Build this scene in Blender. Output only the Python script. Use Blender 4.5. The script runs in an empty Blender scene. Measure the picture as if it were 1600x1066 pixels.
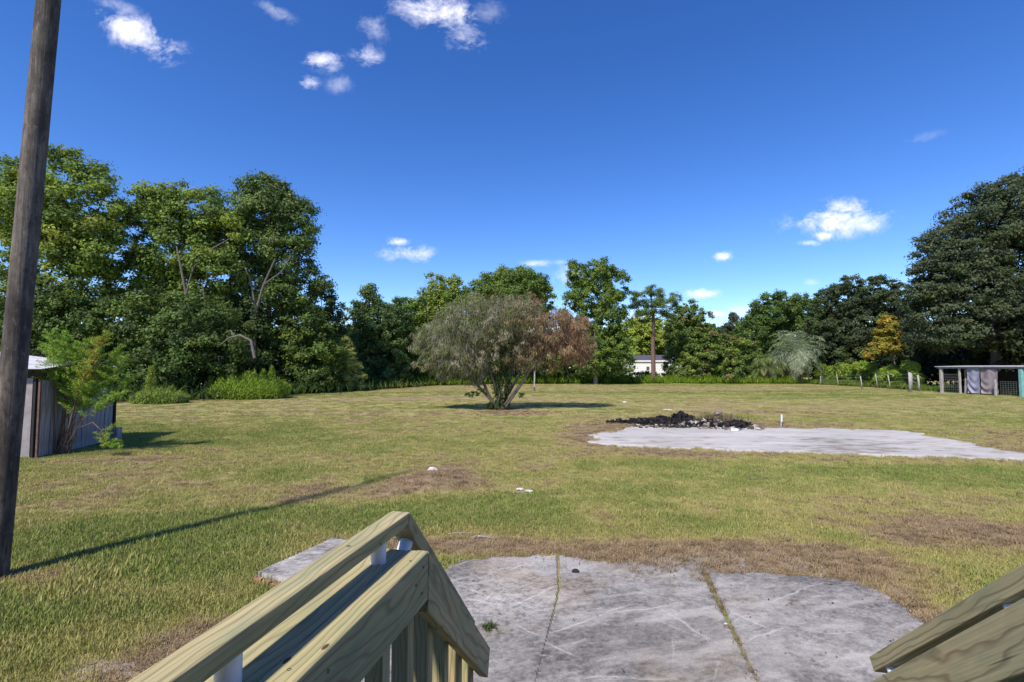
import bpy, bmesh, math, random
import numpy as np
from mathutils import Vector, Matrix

# ------------------------------------------------------------------ camera, sky, sun, exposure
SC = bpy.context.scene
COL = SC.collection
F = 755.0                      # focal length in photo pixels (1600 wide)
PITCH = math.atan(39 / F)
EYE = 2.4
cam_d = bpy.data.cameras.new('camera')
cam_d.sensor_width = 36; cam_d.lens = 36 * F / 1600
cam_d.clip_start = 0.05; cam_d.clip_end = 2000
cam = bpy.data.objects.new('camera', cam_d); COL.objects.link(cam)
cam.location = (0, 0, EYE); cam.rotation_euler = (math.pi / 2 + PITCH, 0, 0)
SC.camera = cam

SUN_EL = math.radians(50)
SUN_AZ = (-0.50, -0.84)        # horizontal direction towards the sun (behind and left of the camera)
sd = bpy.data.lights.new('sun', 'SUN'); sd.energy = 2.6; sd.angle = math.radians(3.0); sd.color = (1.0, 0.93, 0.80)
sun = bpy.data.objects.new('sun', sd); COL.objects.link(sun)
_a = Vector(SUN_AZ).normalized()
sdir = Vector((_a.x * math.cos(SUN_EL), _a.y * math.cos(SUN_EL), math.sin(SUN_EL)))
sun.rotation_euler = sdir.to_track_quat('Z', 'Y').to_euler()
sun.location = sdir * 60

SC.view_settings.view_transform = 'Standard'
SC.view_settings.look = 'None'
SC.view_settings.gamma = 1
SC.view_settings.use_curve_mapping = False
SC.view_settings.exposure = 1.27
SC.cycles.max_bounces = 6
SC.cycles.diffuse_bounces = 3
SC.cycles.transmission_bounces = 4

def ray(px, py):
    u = (px - 800) / F; v = (533 - py) / F
    c, s = math.cos(PITCH), math.sin(PITCH)
    return Vector((u, c - v * s, s + v * c))
def G(px, py, z=0.0):
    r = ray(px, py); return Vector((0, 0, EYE)) + r * ((z - EYE) / r.z)
def AT(px, py, D):
    r = ray(px, py); return Vector((0, 0, EYE)) + r * (D / r.y)

class NT:
    """tiny node helper"""
    def __init__(s, tree): s.t = tree; s.n = tree.nodes; s.l = tree.links
    def new(s, typ, **kw):
        n = s.n.new(typ)
        for k, v in kw.items():
            if k.startswith('in_'):
                key = k[3:]; key = int(key) if key.isdigit() else key.replace('_', ' ')
                s.set(n.inputs[key], v)
            else: setattr(n, k, v)
        return n
    def set(s, sock, v):
        if isinstance(v, bpy.types.NodeSocket): s.l.new(v, sock)
        else: sock.default_value = v
    def math(s, op, a, b=None, c=None, clamp=False):
        n = s.n.new('ShaderNodeMath'); n.operation = op; n.use_clamp = clamp
        s.set(n.inputs[0], a)
        if b is not None: s.set(n.inputs[1], b)
        if c is not None: s.set(n.inputs[2], c)
        return n.outputs[0]
    def mix(s, f, a, b, mode='MIX'):
        n = s.n.new('ShaderNodeMix'); n.data_type = 'RGBA'; n.blend_type = mode
        s.set(n.inputs[0], f); s.set(n.inputs[6], a); s.set(n.inputs[7], b)
        return n.outputs[2]
    def ramp(s, f, pts):
        n = s.n.new('ShaderNodeValToRGB'); s.set(n.inputs[0], f)
        el = n.color_ramp.elements
        while len(el) < len(pts): el.new(0.5)
        for e, (p, c) in zip(el, pts):
            e.position = p; e.color = (c, c, c, 1) if not hasattr(c, '__len__') else tuple(c) + ((1,) if len(c) == 3 else ())
        return n.outputs[0]
    def noise(s, vec, scale, detail=4, rough=0.55, dist=0.0):
        n = s.n.new('ShaderNodeTexNoise'); n.inputs['Scale'].default_value = scale
        n.inputs['Detail'].default_value = detail; n.inputs['Roughness'].default_value = rough
        n.inputs['Distortion'].default_value = dist
        if vec is not None: s.l.new(vec, n.inputs['Vector'])
        return n.outputs['Fac']
    def mapping(s, vec, scale=(1, 1, 1), loc=(0, 0, 0), rot=(0, 0, 0)):
        n = s.n.new('ShaderNodeMapping'); n.inputs['Scale'].default_value = scale
        n.inputs['Location'].default_value = loc; n.inputs['Rotation'].default_value = rot
        s.l.new(vec, n.inputs['Vector']); return n.outputs[0]

# world: Nishita sky with a handful of small fair-weather clouds placed by direction
W = bpy.data.worlds.new('World'); SC.world = W; W.use_nodes = True
nt = NT(W.node_tree); nt.n.clear()
out = nt.new('ShaderNodeOutputWorld'); bg = nt.new('ShaderNodeBackground')
bg.inputs['Strength'].default_value = 0.13
nt.l.new(bg.outputs[0], out.inputs[0])
sky = nt.new('ShaderNodeTexSky'); sky.sky_type = 'NISHITA'; sky.sun_disc = False
sky.sun_elevation = SUN_EL
sky.sun_rotation = math.atan2(_a.x, _a.y)
sky.altitude = 800; sky.air_density = 1.0; sky.dust_density = 0.25; sky.ozone_density = 4.0
hs = nt.new('ShaderNodeHueSaturation'); nt.l.new(sky.outputs[0], hs.inputs['Color'])
hs.inputs['Hue'].default_value = 0.514; hs.inputs['Saturation'].default_value = 1.27; hs.inputs['Value'].default_value = 1.0
tc = nt.new('ShaderNodeTexCoord'); sp = nt.new('ShaderNodeSeparateXYZ'); nt.l.new(tc.outputs['Generated'], sp.inputs[0])
ysafe = nt.math('MAXIMUM', sp.outputs[1], 0.02)
cu = nt.math('DIVIDE', sp.outputs[0], ysafe); cv = nt.math('DIVIDE', sp.outputs[2], ysafe)
cvec = nt.new('ShaderNodeCombineXYZ'); nt.l.new(cu, cvec.inputs[0]); nt.l.new(cv, cvec.inputs[1])
# px, py, half width, half height, tilt deg (photo pixels turned into directions), strength
CL = [(218, 55, 72, 30, 28, 1.0), (185, 10, 50, 14, 25, 0.35), (425, 15, 42, 12, 28, 0.35),
      (502, 94, 34, 18, 5, 0.95), (574, 88, 30, 20, 20, 0.6), (585, 42, 30, 22, 40, 0.4), (482, 130, 17, 13, 0, 0.8), (530, 132, 20, 16, 0, 0.35),
      (690, 18, 78, 34, 12, 0.9), (725, 55, 34, 36, -40, 0.6), (760, 20, 30, 25, 0, 0.3),
      (635, 396, 44, 14, 2, 1.0), (622, 378, 22, 10, 5, 0.9),
      (1312, 345, 76, 26, -4, 1.05), (1322, 324, 40, 16, -4, 1.0), (1287, 368, 20, 10, 0, 0.9), (1262, 380, 22, 6, 0, 0.7), (1345, 352, 44, 14, 0, 0.8),
      (1127, 400, 19, 8, -3, 1.0), (1094, 458, 28, 10, 0, 1.05), (1118, 490, 18, 6, 0, 0.95), (992, 497, 22, 12, 0, 0.8), (838, 412, 26, 6, 0, 0.6), (876, 410, 16, 5, 0, 0.3),
      (1440, 216, 50, 9, -15, 0.13), (1160, 488, 60, 12, -5, 0.4), (1268, 441, 14, 7, 0, 0.3), (890, 430, 26, 18, 0, 0.7)]
grad = nt.ramp(sp.outputs[2], [(0.0, 0.70), (0.14, 0.69), (0.55, 0.62), (1.0, 0.62)])
skyv = nt.new('ShaderNodeVectorMath'); skyv.operation = 'SCALE'; nt.l.new(hs.outputs[0], skyv.inputs[0]); nt.l.new(grad, skyv.inputs['Scale'])
dens = None
nz = nt.noise(nt.mapping(cvec.outputs[0], scale=(1, 1.35, 1), rot=(0, 0, -0.3)), 11.0, 12, 0.68, 0.5)
nzf = nt.noise(nt.mapping(cvec.outputs[0], scale=(1, 1.2, 1)), 60.0, 8, 0.7, 0.6)
for (px, py, a, b, ti, st) in CL:
    r = ray(px, py); u0, v0 = r.x / r.y, r.z / r.y
    ca, sa = math.cos(math.radians(ti)), math.sin(math.radians(ti))
    du = nt.math('SUBTRACT', cu, u0); dv = nt.math('SUBTRACT', cv, v0)
    p = nt.math('MULTIPLY', nt.math('MULTIPLY_ADD', du, ca, nt.math('MULTIPLY', dv, -sa)), F / a)
    q = nt.math('MULTIPLY', nt.math('MULTIPLY_ADD', du, sa, nt.math('MULTIPLY', dv, ca)), F / b)
    e = nt.math('ADD', nt.math('MULTIPLY', p, p), nt.math('MULTIPLY', q, q))
    m = nt.math('MULTIPLY', nt.math('SUBTRACT', 1.0, nt.math('SQRT', e)), 1.0)
    m = nt.math('ADD', m, nt.math('MULTIPLY', nt.math('SUBTRACT', nz, 0.48), 4.2))
    m = nt.math('ADD', m, nt.math('MULTIPLY', nt.math('SUBTRACT', nzf, 0.5), 1.5))
    far = nt.math('SUBTRACT', 1.55, nt.math('SQRT', e), clamp=True)
    m = nt.math('MULTIPLY', m, far)
    m = nt.math('MULTIPLY', nt.math('MULTIPLY', m, 0.80, clamp=True), st)
    dens = m if dens is None else nt.math('MAXIMUM', dens, m)
dens = nt.math('MULTIPLY', dens, nt.math('GREATER_THAN', sp.outputs[1], 0.05), clamp=True)
dens = nt.math('MULTIPLY', nt.math('POWER', dens, 1.15), 0.92)
skyc = nt.mix(dens, skyv.outputs[0], (4.3, 4.25, 4.7, 1))
nt.l.new(skyc, bg.inputs['Color'])

# ------------------------------------------------------------------ helpers
R = random.Random(7)
RN = np.random.RandomState(11)

def link(o, parent=None):
    COL.objects.link(o)
    if parent is not None: o.parent = parent
    return o
def tag(o, label=None, cat=None, group=None, kind=None):
    if label: o['label'] = label
    if cat: o['category'] = cat
    if group: o['group'] = group
    if kind: o['kind'] = kind
    return o
def empty(name, loc, label, cat, group=None, rz=0.0):
    o = bpy.data.objects.new(name, None); o.location = loc; o.rotation_euler = (0, 0, rz); o.empty_display_size = 0.2
    link(o); return tag(o, label, cat, group)
def mesh_np(name, v, f, mat, parent=None, col=None, smooth=False, loc=(0, 0, 0)):
    """v (n,3), f (m,3 or 4) numpy arrays, col (n,3) optional point colour called tint"""
    v = np.asarray(v, dtype=np.float32); f = np.asarray(f, dtype=np.int32)
    me = bpy.data.meshes.new(name)
    k = f.shape[1]; m = f.shape[0]
    me.vertices.add(len(v)); me.vertices.foreach_set('co', (v - np.array(loc, dtype=np.float32)).ravel())
    me.loops.add(m * k); me.loops.foreach_set('vertex_index', f.ravel())
    me.polygons.add(m); me.polygons.foreach_set('loop_start', np.arange(m, dtype=np.int32) * k)
    me.polygons.foreach_set('loop_total', np.full(m, k, dtype=np.int32))
    if smooth: me.polygons.foreach_set('use_smooth', np.ones(m, dtype=bool))
    me.update(calc_edges=True)
    if col is not None:
        a = me.color_attributes.new('tint', 'FLOAT_COLOR', 'POINT')
        c = np.ones((len(v), 4), dtype=np.float32); c[:, :3] = col
        a.data.foreach_set('color', c.ravel())
    me.materials.append(mat)
    o = bpy.data.objects.new(name, me); o.location = loc
    return link(o, parent)
def mesh_bm(name, bm, mat, parent=None, loc=(0, 0, 0), smooth=False):
    me = bpy.data.meshes.new(name); bm.to_mesh(me); bm.free(); me.materials.append(mat)
    if smooth:
        for p in me.polygons: p.use_smooth = True
    o = bpy.data.objects.new(name, me); o.location = loc
    return link(o, parent)
def box_bm(bm, c, s, rot=None, bev=0.0):
    m = Matrix.Translation(c) @ (rot.to_4x4() if rot is not None else Matrix.Identity(4)) @ Matrix.Diagonal((s[0], s[1], s[2], 1))
    g = bmesh.ops.create_cube(bm, size=1, matrix=m)
    if bev:
        es = list({e for v in g['verts'] for e in v.link_edges})
        bmesh.ops.bevel(bm, geom=es, offset=bev, segments=2, affect='EDGES', profile=0.6)
    return g
def box(name, c, s, mat, parent=None, rot=None, bev=0.0):
    """object with its origin at c"""
    bm = bmesh.new(); box_bm(bm, (0, 0, 0), s, None, bev)
    o = mesh_bm(name, bm, mat, parent); o.location = c
    if rot is not None: o.rotation_euler = rot.to_euler()
    return o

def tubes(paths, sides=6):
    """paths: list of (pts list, radii list) -> verts, quad faces"""
    V = []; Fc = []
    for pts, rad in paths:
        n = len(pts); base = len(V)
        for i in range(n):
            p = Vector(pts[i]); t = (Vector(pts[min(i + 1, n - 1)]) - Vector(pts[max(i - 1, 0)]))
            if t.length < 1e-6: t = Vector((0, 0, 1))
            t.normalize()
            a = t.cross(Vector((0, 0, 1)) if abs(t.z) < 0.9 else Vector((1, 0, 0))).normalized(); b = t.cross(a)
            for k in range(sides):
                th = 2 * math.pi * k / sides
                V.append(p + (a * math.cos(th) + b * math.sin(th)) * rad[i])
        for i in range(n - 1):
            for k in range(sides):
                q = base + i * sides; k2 = (k + 1) % sides
                Fc.append((q + k, q + k2, q + sides + k2, q + sides + k))
    return np.array([tuple(v) for v in V], dtype=np.float32), np.array(Fc, dtype=np.int32)

def leaves(c, nrm, ax, w, l, rs=RN):
    """quads centred on c with normal nrm, long axis roughly ax. w,l arrays"""
    nrm = nrm / (np.linalg.norm(nrm, axis=1, keepdims=True) + 1e-9)
    t = ax - (ax * nrm).sum(1, keepdims=True) * nrm
    t /= (np.linalg.norm(t, axis=1, keepdims=True) + 1e-9)
    b = np.cross(nrm, t)
    w = w[:, None] * 0.5; l = l[:, None] * 0.5
    n = len(c)
    v = np.empty((n, 4, 3), dtype=np.float32)
    v[:, 0] = c - t * l; v[:, 1] = c + b * w - t * l * 0.1; v[:, 2] = c + t * l; v[:, 3] = c - b * w - t * l * 0.1
    return v.reshape(-1, 3), np.arange(n * 4, dtype=np.int32).reshape(-1, 4)

# value noise (numpy) for ground patches
_tab = np.random.RandomState(3).rand(256, 256).astype(np.float32)
def vnoise(x, y):
    xi = np.floor(x).astype(int); yi = np.floor(y).astype(int); fx = x - xi; fy = y - yi
    fx = fx * fx * (3 - 2 * fx); fy = fy * fy * (3 - 2 * fy)
    g = lambda i, j: _tab[(xi + i) & 255, (yi + j) & 255]
    return (g(0, 0) * (1 - fx) + g(1, 0) * fx) * (1 - fy) + (g(0, 1) * (1 - fx) + g(1, 1) * fx) * fy
def fbm(x, y, o=5, g=0.55):
    s = 0; a = 1; t = 0
    for i in range(o):
        s = s + a * vnoise(x * 2 ** i + 17.3 * i, y * 2 ** i + 9.1 * i); t += a; a *= g
    return s / t

# ------------------------------------------------------------------ materials
def mat_new(name):
    m = bpy.data.materials.new(name); m.use_nodes = True
    n = NT(m.node_tree); b = n.n['Principled BSDF']; b.inputs['Roughness'].default_value = 0.85
    b.inputs['Specular IOR Level'].default_value = 0.25
    return m, n, b
def bump(n, b, h, strength=0.5, dist=0.01):
    bp = n.new('ShaderNodeBump'); bp.inputs['Strength'].default_value = strength; bp.inputs['Distance'].default_value = dist
    n.l.new(h, bp.inputs['Height']); n.l.new(bp.outputs[0], b.inputs['Normal'])
def m_tint(name, rough=0.9, nscale=0.0, namp=0.0, transl=0.0, instancer=False, spec=0.15, bumps=None):
    m, n, b = mat_new(name); b.inputs['Roughness'].default_value = rough; b.inputs['Specular IOR Level'].default_value = spec
    a = n.new('ShaderNodeAttribute'); a.attribute_name = 'tint'
    a.attribute_type = 'INSTANCER' if instancer else 'GEOMETRY'
    c = a.outputs['Color']
    if nscale:
        g = n.new('ShaderNodeNewGeometry')
        f = n.noise(g.outputs['Position'], nscale, 5, 0.6)
        k = n.math('MULTIPLY_ADD', f, 2 * namp, 1 - namp)
        v = n.new('ShaderNodeVectorMath'); v.operation = 'SCALE'; n.l.new(c, v.inputs[0]); n.l.new(k, v.inputs['Scale'])
        c = v.outputs[0]
    n.l.new(c, b.inputs['Base Color'])
    if bumps:
        g = n.new('ShaderNodeNewGeometry'); bump(n, b, n.noise(g.outputs['Position'], bumps[0], 6, 0.65), bumps[1], bumps[2])
    if transl:
        tr = n.new('ShaderNodeBsdfTranslucent'); mx = n.new('ShaderNodeMixShader'); mx.inputs[0].default_value = transl
        cc = n.mix(0.5, c, (1.0, 1.0, 0.35, 1), 'MULTIPLY'); n.l.new(cc, tr.inputs['Color'])
        o = n.n['Material Output']; n.l.new(b.outputs[0], mx.inputs[1]); n.l.new(tr.outputs[0], mx.inputs[2]); n.l.new(mx.outputs[0], o.inputs[0])
    return m
M_LEAF = m_tint('leaf', 0.6, transl=0.38, spec=0.25)
M_GRASS = m_tint('grass_blade', 0.8, transl=0.25, instancer=True)
M_BLADE = m_tint('weed_blade', 0.8, transl=0.3)
M_GROUND = m_tint('lawn_soil', 1.0, 9.0, 0.32, bumps=(22, 1.0, 0.05))
M_CONC = m_tint('weathered_concrete', 0.9, 55.0, 0.38, bumps=(90, 0.8, 0.008))
M_CHAR = m_tint('charred_debris', 0.9, 30, 0.3)

def m_bark(name, c1, c2, sc=(6, 6, 1.2)):
    m, n, b = mat_new(name); t = n.new('ShaderNodeTexCoord')
    f = n.noise(n.mapping(t.outputs['Object'], scale=sc), 3, 6, 0.65)
    n.l.new(n.ramp(f, [(0.3, c1), (0.7, c2)]), b.inputs['Base Color']); bump(n, b, f, 0.8, 0.04); return m
M_BARK = m_bark('bark', (0.035, 0.028, 0.022), (0.15, 0.13, 0.11))
M_BARKL = m_bark('pale_bark', (0.10, 0.085, 0.07), (0.30, 0.26, 0.22))
M_LIMB = m_bark('grey_bark', (0.06, 0.05, 0.045), (0.20, 0.175, 0.155))
M_PINEB = m_bark('pine_bark', (0.07, 0.04, 0.035), (0.24, 0.16, 0.13))

def m_pole():
    m, n, b = mat_new('weathered_pole_wood'); t = n.new('ShaderNodeTexCoord'); o = t.outputs['Object']
    f = n.noise(n.mapping(o, scale=(34, 34, 1.1)), 1.0, 8, 0.7, 0.4)
    g = n.noise(n.mapping(o, scale=(3, 3, 1.2)), 1.6, 5, 0.6)
    h = n.noise(n.mapping(o, scale=(60, 60, 25)), 1.0, 4, 0.6)
    c = n.ramp(f, [(0.28, (0.035, 0.028, 0.024)), (0.5, (0.13, 0.108, 0.09)), (0.75, (0.25, 0.215, 0.18))])
    c = n.mix(n.ramp(g, [(0.42, 0.0), (0.58, 0.85)]), c, (0.05, 0.04, 0.038, 1))
    g2 = n.noise(n.mapping(o, scale=(9, 9, 4)), 2.2, 6, 0.7)
    c = n.mix(n.ramp(g2, [(0.52, 0.0), (0.66, 0.7)]), c, (0.03, 0.024, 0.022, 1))
    c = n.mix(n.ramp(g2, [(0.30, 0.5), (0.42, 0.0)]), c, (0.32, 0.28, 0.25, 1))
    c = n.mix(n.ramp(h, [(0.66, 0.0), (0.74, 0.55)]), c, (0.02, 0.015, 0.012, 1))
    n.l.new(c, b.inputs['Base Color'])
    bump(n, b, n.math('ADD', f, n.math('MULTIPLY', h, 0.35)), 1.0, 0.012); return m
M_POLE = m_pole()

def m_lumber(name='treated_lumber', a=(0.54, 0.45, 0.24), g=(0.38, 0.37, 0.20), d=(0.17, 0.13, 0.07), seed=0.0):
    """pressure treated pine, grain runs along local X"""
    m, n, b = mat_new(name); b.inputs['Roughness'].default_value = 0.62
    t = n.new('ShaderNodeTexCoord'); oi = n.new('ShaderNodeObjectInfo')
    off = n.new('ShaderNodeCombineXYZ'); n.l.new(n.math('MULTIPLY', oi.outputs['Random'], 37.0), off.inputs[0]); n.l.new(n.math('MULTIPLY', oi.outputs['Random'], 3.7), off.inputs[1])
    ad = n.new('ShaderNodeVectorMath'); n.l.new(t.outputs['Object'], ad.inputs[0]); n.l.new(off.outputs[0], ad.inputs[1]); o = ad.outputs[0]
    # growth rings: distance from a pith line that wanders, cut by the board's faces
    wob = n.noise(n.mapping(o, scale=(1.1, 4, 4)), 1.3, 3, 0.5)
    sep = n.new('ShaderNodeSeparateXYZ'); n.l.new(o, sep.inputs[0])
    ring = n.math('ADD', n.math('MULTIPLY', sep.outputs[2], 30.0), n.math('MULTIPLY', wob, 9.0))
    ring = n.math('ADD', ring, n.math('MULTIPLY', sep.outputs[1], 55.0))
    tri = n.math('FRACT', ring)
    line = n.ramp(tri, [(0.0, 0.15), (0.62, 0.0), (0.90, 1.0), (0.98, 0.5), (1.0, 0.15)])
    fine = n.noise(n.mapping(o, scale=(3, 170, 170)), 1.0, 4, 0.6)
    patch = n.noise(n.mapping(o, scale=(2.2, 9, 9)), 1.2, 3, 0.5)
    c = n.mix(n.ramp(patch, [(0.36, 0.0), (0.64, 1.0)]), a + (1,), g + (1,))
    c = n.mix(n.math('MULTIPLY', line, 0.62), c, d + (1,))
    c = n.mix(n.ramp(fine, [(0.35, 0.35), (0.6, 0.0)]), c, (0.13, 0.115, 0.075, 1))
    chk = n.noise(n.mapping(o, scale=(1.6, 75, 75)), 1.0, 2, 0.5)
    c = n.mix(n.ramp(chk, [(0.70, 0.0), (0.735, 0.8)]), c, (0.05, 0.04, 0.025, 1))
    blot = n.noise(n.mapping(o, scale=(5, 22, 22)), 1.0, 4, 0.6)
    c = n.mix(n.ramp(blot, [(0.50, 0.0), (0.72, 0.45)]), c, (0.20, 0.25, 0.16, 1))
    tone = n.math('MULTIPLY_ADD', oi.outputs['Random'], 0.22, 0.88)
    tv = n.new('ShaderNodeVectorMath'); tv.operation = 'SCALE'; n.l.new(c, tv.inputs[0]); n.l.new(tone, tv.inputs['Scale']); c = tv.outputs[0]
    # knots
    vo = n.new('ShaderNodeTexVoronoi'); vo.inputs['Scale'].default_value = 1.0; n.l.new(n.mapping(o, scale=(6.5, 13, 13)), vo.inputs['Vector'])
    c = n.mix(n.ramp(vo.outputs['Distance'], [(0.055, 0.9), (0.085, 0.0)]), c, (0.05, 0.025, 0.012, 1))
    n.l.new(c, b.inputs['Base Color'])
    bump(n, b, n.math('ADD', n.math('MULTIPLY', fine, 0.6), n.math('MULTIPLY', line, -0.4)), 0.35, 0.003); return m
M_LUM = m_lumber()
M_LUM2 = m_lumber('brown_treated_lumber', (0.54, 0.43, 0.23), (0.42, 0.38, 0.21), (0.12, 0.07, 0.035))

def m_simple(name, c, rough=0.6, nz=0.0, ns=6.0, c2=None, stretch=(1, 1, 1), bmp=0.0):
    m, n, b = mat_new(name); b.inputs['Roughness'].default_value = rough
    t = n.new('ShaderNodeTexCoord')
    f = n.noise(n.mapping(t.outputs['Object'], scale=stretch), ns, 6, 0.65)
    c2 = c2 or tuple(q * (1 - nz) for q in c)
    n.l.new(n.ramp(f, [(0.3, c2), (0.68, c)]), b.inputs['Base Color'])
    if bmp: bump(n, b, f, bmp, 0.01)
    return m
M_PVC = m_simple('white_pvc', (0.70, 0.76, 0.86), 0.3, 0.06, 12)
M_OLDW = m_simple('weathered_grey_boards', (0.46, 0.43, 0.45), 0.9, c2=(0.13, 0.12, 0.135), ns=2.0, stretch=(9, 9, 0.9), bmp=0.6)
M_TIN = m_simple('galvanised_roof', (0.55, 0.54, 0.60), 0.5, c2=(0.34, 0.32, 0.36), ns=3)
M_PALE = m_simple('pale_painted_panel', (0.30, 0.27, 0.28), 0.7, c2=(0.20, 0.175, 0.18), ns=4)
M_RUST = m_simple('rusty_trim', (0.20, 0.10, 0.08), 0.8, c2=(0.06, 0.05, 0.05), ns=6)
M_WHITE = m_simple('white_siding', (0.80, 0.80, 0.80), 0.6, c2=(0.70, 0.70, 0.72), ns=1)
M_ROOF = m_simple('dark_shingles', (0.10, 0.09, 0.13), 0.9, c2=(0.05, 0.045, 0.07), ns=5)
M_GLASS = m_simple('window_glass', (0.10, 0.11, 0.13), 0.1, 0.3)
M_POST = m_simple('weathered_post', (0.46, 0.43, 0.42), 0.9, c2=(0.20, 0.18, 0.17), ns=3, stretch=(5, 5, 1))
M_TEAL = m_simple('teal_painted_post', (0.20, 0.42, 0.40), 0.7, 0.3, 4)
M_TARP = m_simple('faded_tarp', (0.30, 0.30, 0.40), 0.5, c2=(0.19, 0.19, 0.27), ns=2, stretch=(3, 3, 1))
M_TARP2 = m_simple('brown_grey_tarp', (0.30, 0.25, 0.27), 0.6, c2=(0.17, 0.14, 0.16), ns=2, stretch=(3, 3, 1))
M_WIRE = m_simple('galvanised_wire', (0.22, 0.22, 0.23), 0.5, 0.2)
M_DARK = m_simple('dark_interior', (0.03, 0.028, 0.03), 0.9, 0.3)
M_STONE = m_simple('pale_rubble', (0.62, 0.60, 0.58), 0.9, 0.35, 12)
M_BRICK = m_simple('red_brick_edge', (0.36, 0.17, 0.12), 0.9, 0.4, 20)
M_BLUE = m_simple('blue_plastic', (0.10, 0.25, 0.45), 0.5, 0.2)
M_HOUSE = m_simple('house_siding', (0.55, 0.55, 0.52), 0.7, 0.1)

# ------------------------------------------------------------------ ground
def pip(x, y, poly):
    """vectorised point in polygon"""
    ins = np.zeros(x.shape, dtype=bool); n = len(poly); j = n - 1
    for i in range(n):
        xi, yi = poly[i]; xj, yj = poly[j]
        c = ((yi > y) != (yj > y)) & (x < (xj - xi) * (y - yi) / (yj - yi + 1e-12) + xi)
        ins ^= c; j = i
    return ins
def gp(*pts): return [tuple(G(a, b).xy) for a, b in pts]
SLAB_A = gp((700, 886), (728, 876), (760, 872), (815, 871), (870, 868), (873, 925)) + [(0.19, 3.8), (0.0, 2.3), (-1.5, 2.3), (-1.2, 4.6)]
SLAB_B = gp((874, 868), (900, 872), (960, 880), (1010, 878), (1098, 890), (1099, 899)) + [(1.86, 3.8), (1.475, 2.3), (-0.02, 2.3), (0.165, 3.8)] + gp((875, 925))
SLAB_C = gp((1105, 897), (1180, 899), (1255, 903), (1335, 912), (1360, 922), (1392, 938), (1433, 970)) + [(3.7, 3.8), (3.45, 2.3), (1.48, 2.3), (1.865, 3.8)]
SLAB_D = gp((400, 904), (520, 848), (560, 853), (600, 900), (440, 916))
SLAB_E = gp((915, 691), (936, 687), (918, 681), (958, 676), (985, 668), (1080, 667), (1180, 670), (1300, 671), (1422, 675), (1446, 682), (1500, 690), (1600, 711), (1700, 730),
            (1690, 736), (1600, 720), (1470, 715), (1330, 711), (1240, 708), (1130, 705), (1095, 700), (1040, 701), (1000, 699), (962, 698), (948, 694))
# sand and rubble fringe above the near slab
SLAB_F = gp((980, 884), (1000, 870), (1060, 868), (1130, 870), (1165, 880), (1178, 893), (1120, 893), (1040, 893))

def ell(x, y, px, py, rx, ry, ang=0.0):
    c = G(px, py); d = (x - c.x); e = (y - c.y)
    a = c.y / F * rx                      # half width on the ground
    b = abs(G(px, py - ry).y - G(px, py + ry).y) * 0.5
    if ang:
        ca, sa = math.cos(ang), math.sin(ang); d, e = d * ca + e * sa, -d * sa + e * ca
    return np.exp(-((d / a) ** 2 + (e / b) ** 2))
def slabdist_soft(x, y):
    return ell(x, y, 950, 870, 420, 36) * 1.0
def dryness(x, y):
    """0 green .. 1 dead brown thatch"""
    n = fbm(x * 0.22 + 5, y * 0.35 + 2, 5, 0.6)
    n2 = fbm(x * 1.3 + 50, y * 1.6 + 22, 4, 0.6)
    d = 0.30 + (n - 0.5) * 0.9 + (n2 - 0.5) * 0.8
    for px, py, rx, ry, w in [(1000, 868, 260, 20, .75), (1300, 888, 130, 24, .8), (1440, 960, 60, 50, .9), (760, 855, 200, 14, .45), (1180, 860, 180, 16, .5), (560, 850, 120, 20, .4),
                              (540, 765, 210, 14, .5), (690, 755, 60, 22, .9), (430, 785, 110, 10, .3), (930, 800, 60, 16, .6), (1510, 830, 110, 22, .7), (980, 690, 90, 12, .6), (820, 730, 120, 10, .1),
                              (330, 1010, 150, 60, .6), (180, 925, 110, 20, .3), (60, 905, 70, 18, .5), (1200, 800, 200, 12, .15), (620, 720, 200, 8, .1), (1500, 706, 120, 6, .5), (1300, 770, 300, 10, -.1),
                              (1100, 711, 260, 6, .5), (1430, 722, 260, 5, .4), (940, 680, 60, 12, .5), (1080, 668, 140, 4, .5), (100, 722, 90, 6, .4), (790, 645, 70, 5, .3), (1060, 664, 160, 7, .6)]:
        d = d + w * ell(x, y, px, py, rx, ry)
    for px, py, rx, ry, w in [(230, 860, 230, 45, .45), (60, 960, 160, 50, .45), (420, 800, 220, 22, .25), (1000, 820, 120, 14, .35), (700, 800, 160, 12, .35), (850, 790, 200, 22, .2), (1280, 800, 200, 16, .1),
                              (380, 680, 230, 16, .25), (1300, 740, 330, 12, .22), (1100, 720, 120, 6, .3)]:
        d = d - w * ell(x, y, px, py, rx, ry)
    far = np.clip((y - 16) / 30, 0, 1)
    band = fbm(x * 0.04 + 31, y * 0.32 + 7, 4, 0.6)
    d = d * (1 - 0.3 * far) + far * (0.16 + (band - 0.5) * 1.3)
    return np.clip(d, 0, 1)
C_GRN = np.array([0.225, 0.248, 0.078]); C_YEL = np.array([0.36, 0.325, 0.125]); C_BRN = np.array([0.315, 0.230, 0.145]); C_STRAW = np.array([0.42, 0.31, 0.19]); C_LUSH = np.array([0.11, 0.20, 0.03])
def ramp3(d):
    d = d[:, None]
    a = np.clip(d / 0.38, 0, 1); b = np.clip((d - 0.38) / 0.42, 0, 1)
    return (C_GRN * (1 - a) + C_YEL * a) * (1 - b) + C_BRN * b
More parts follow.
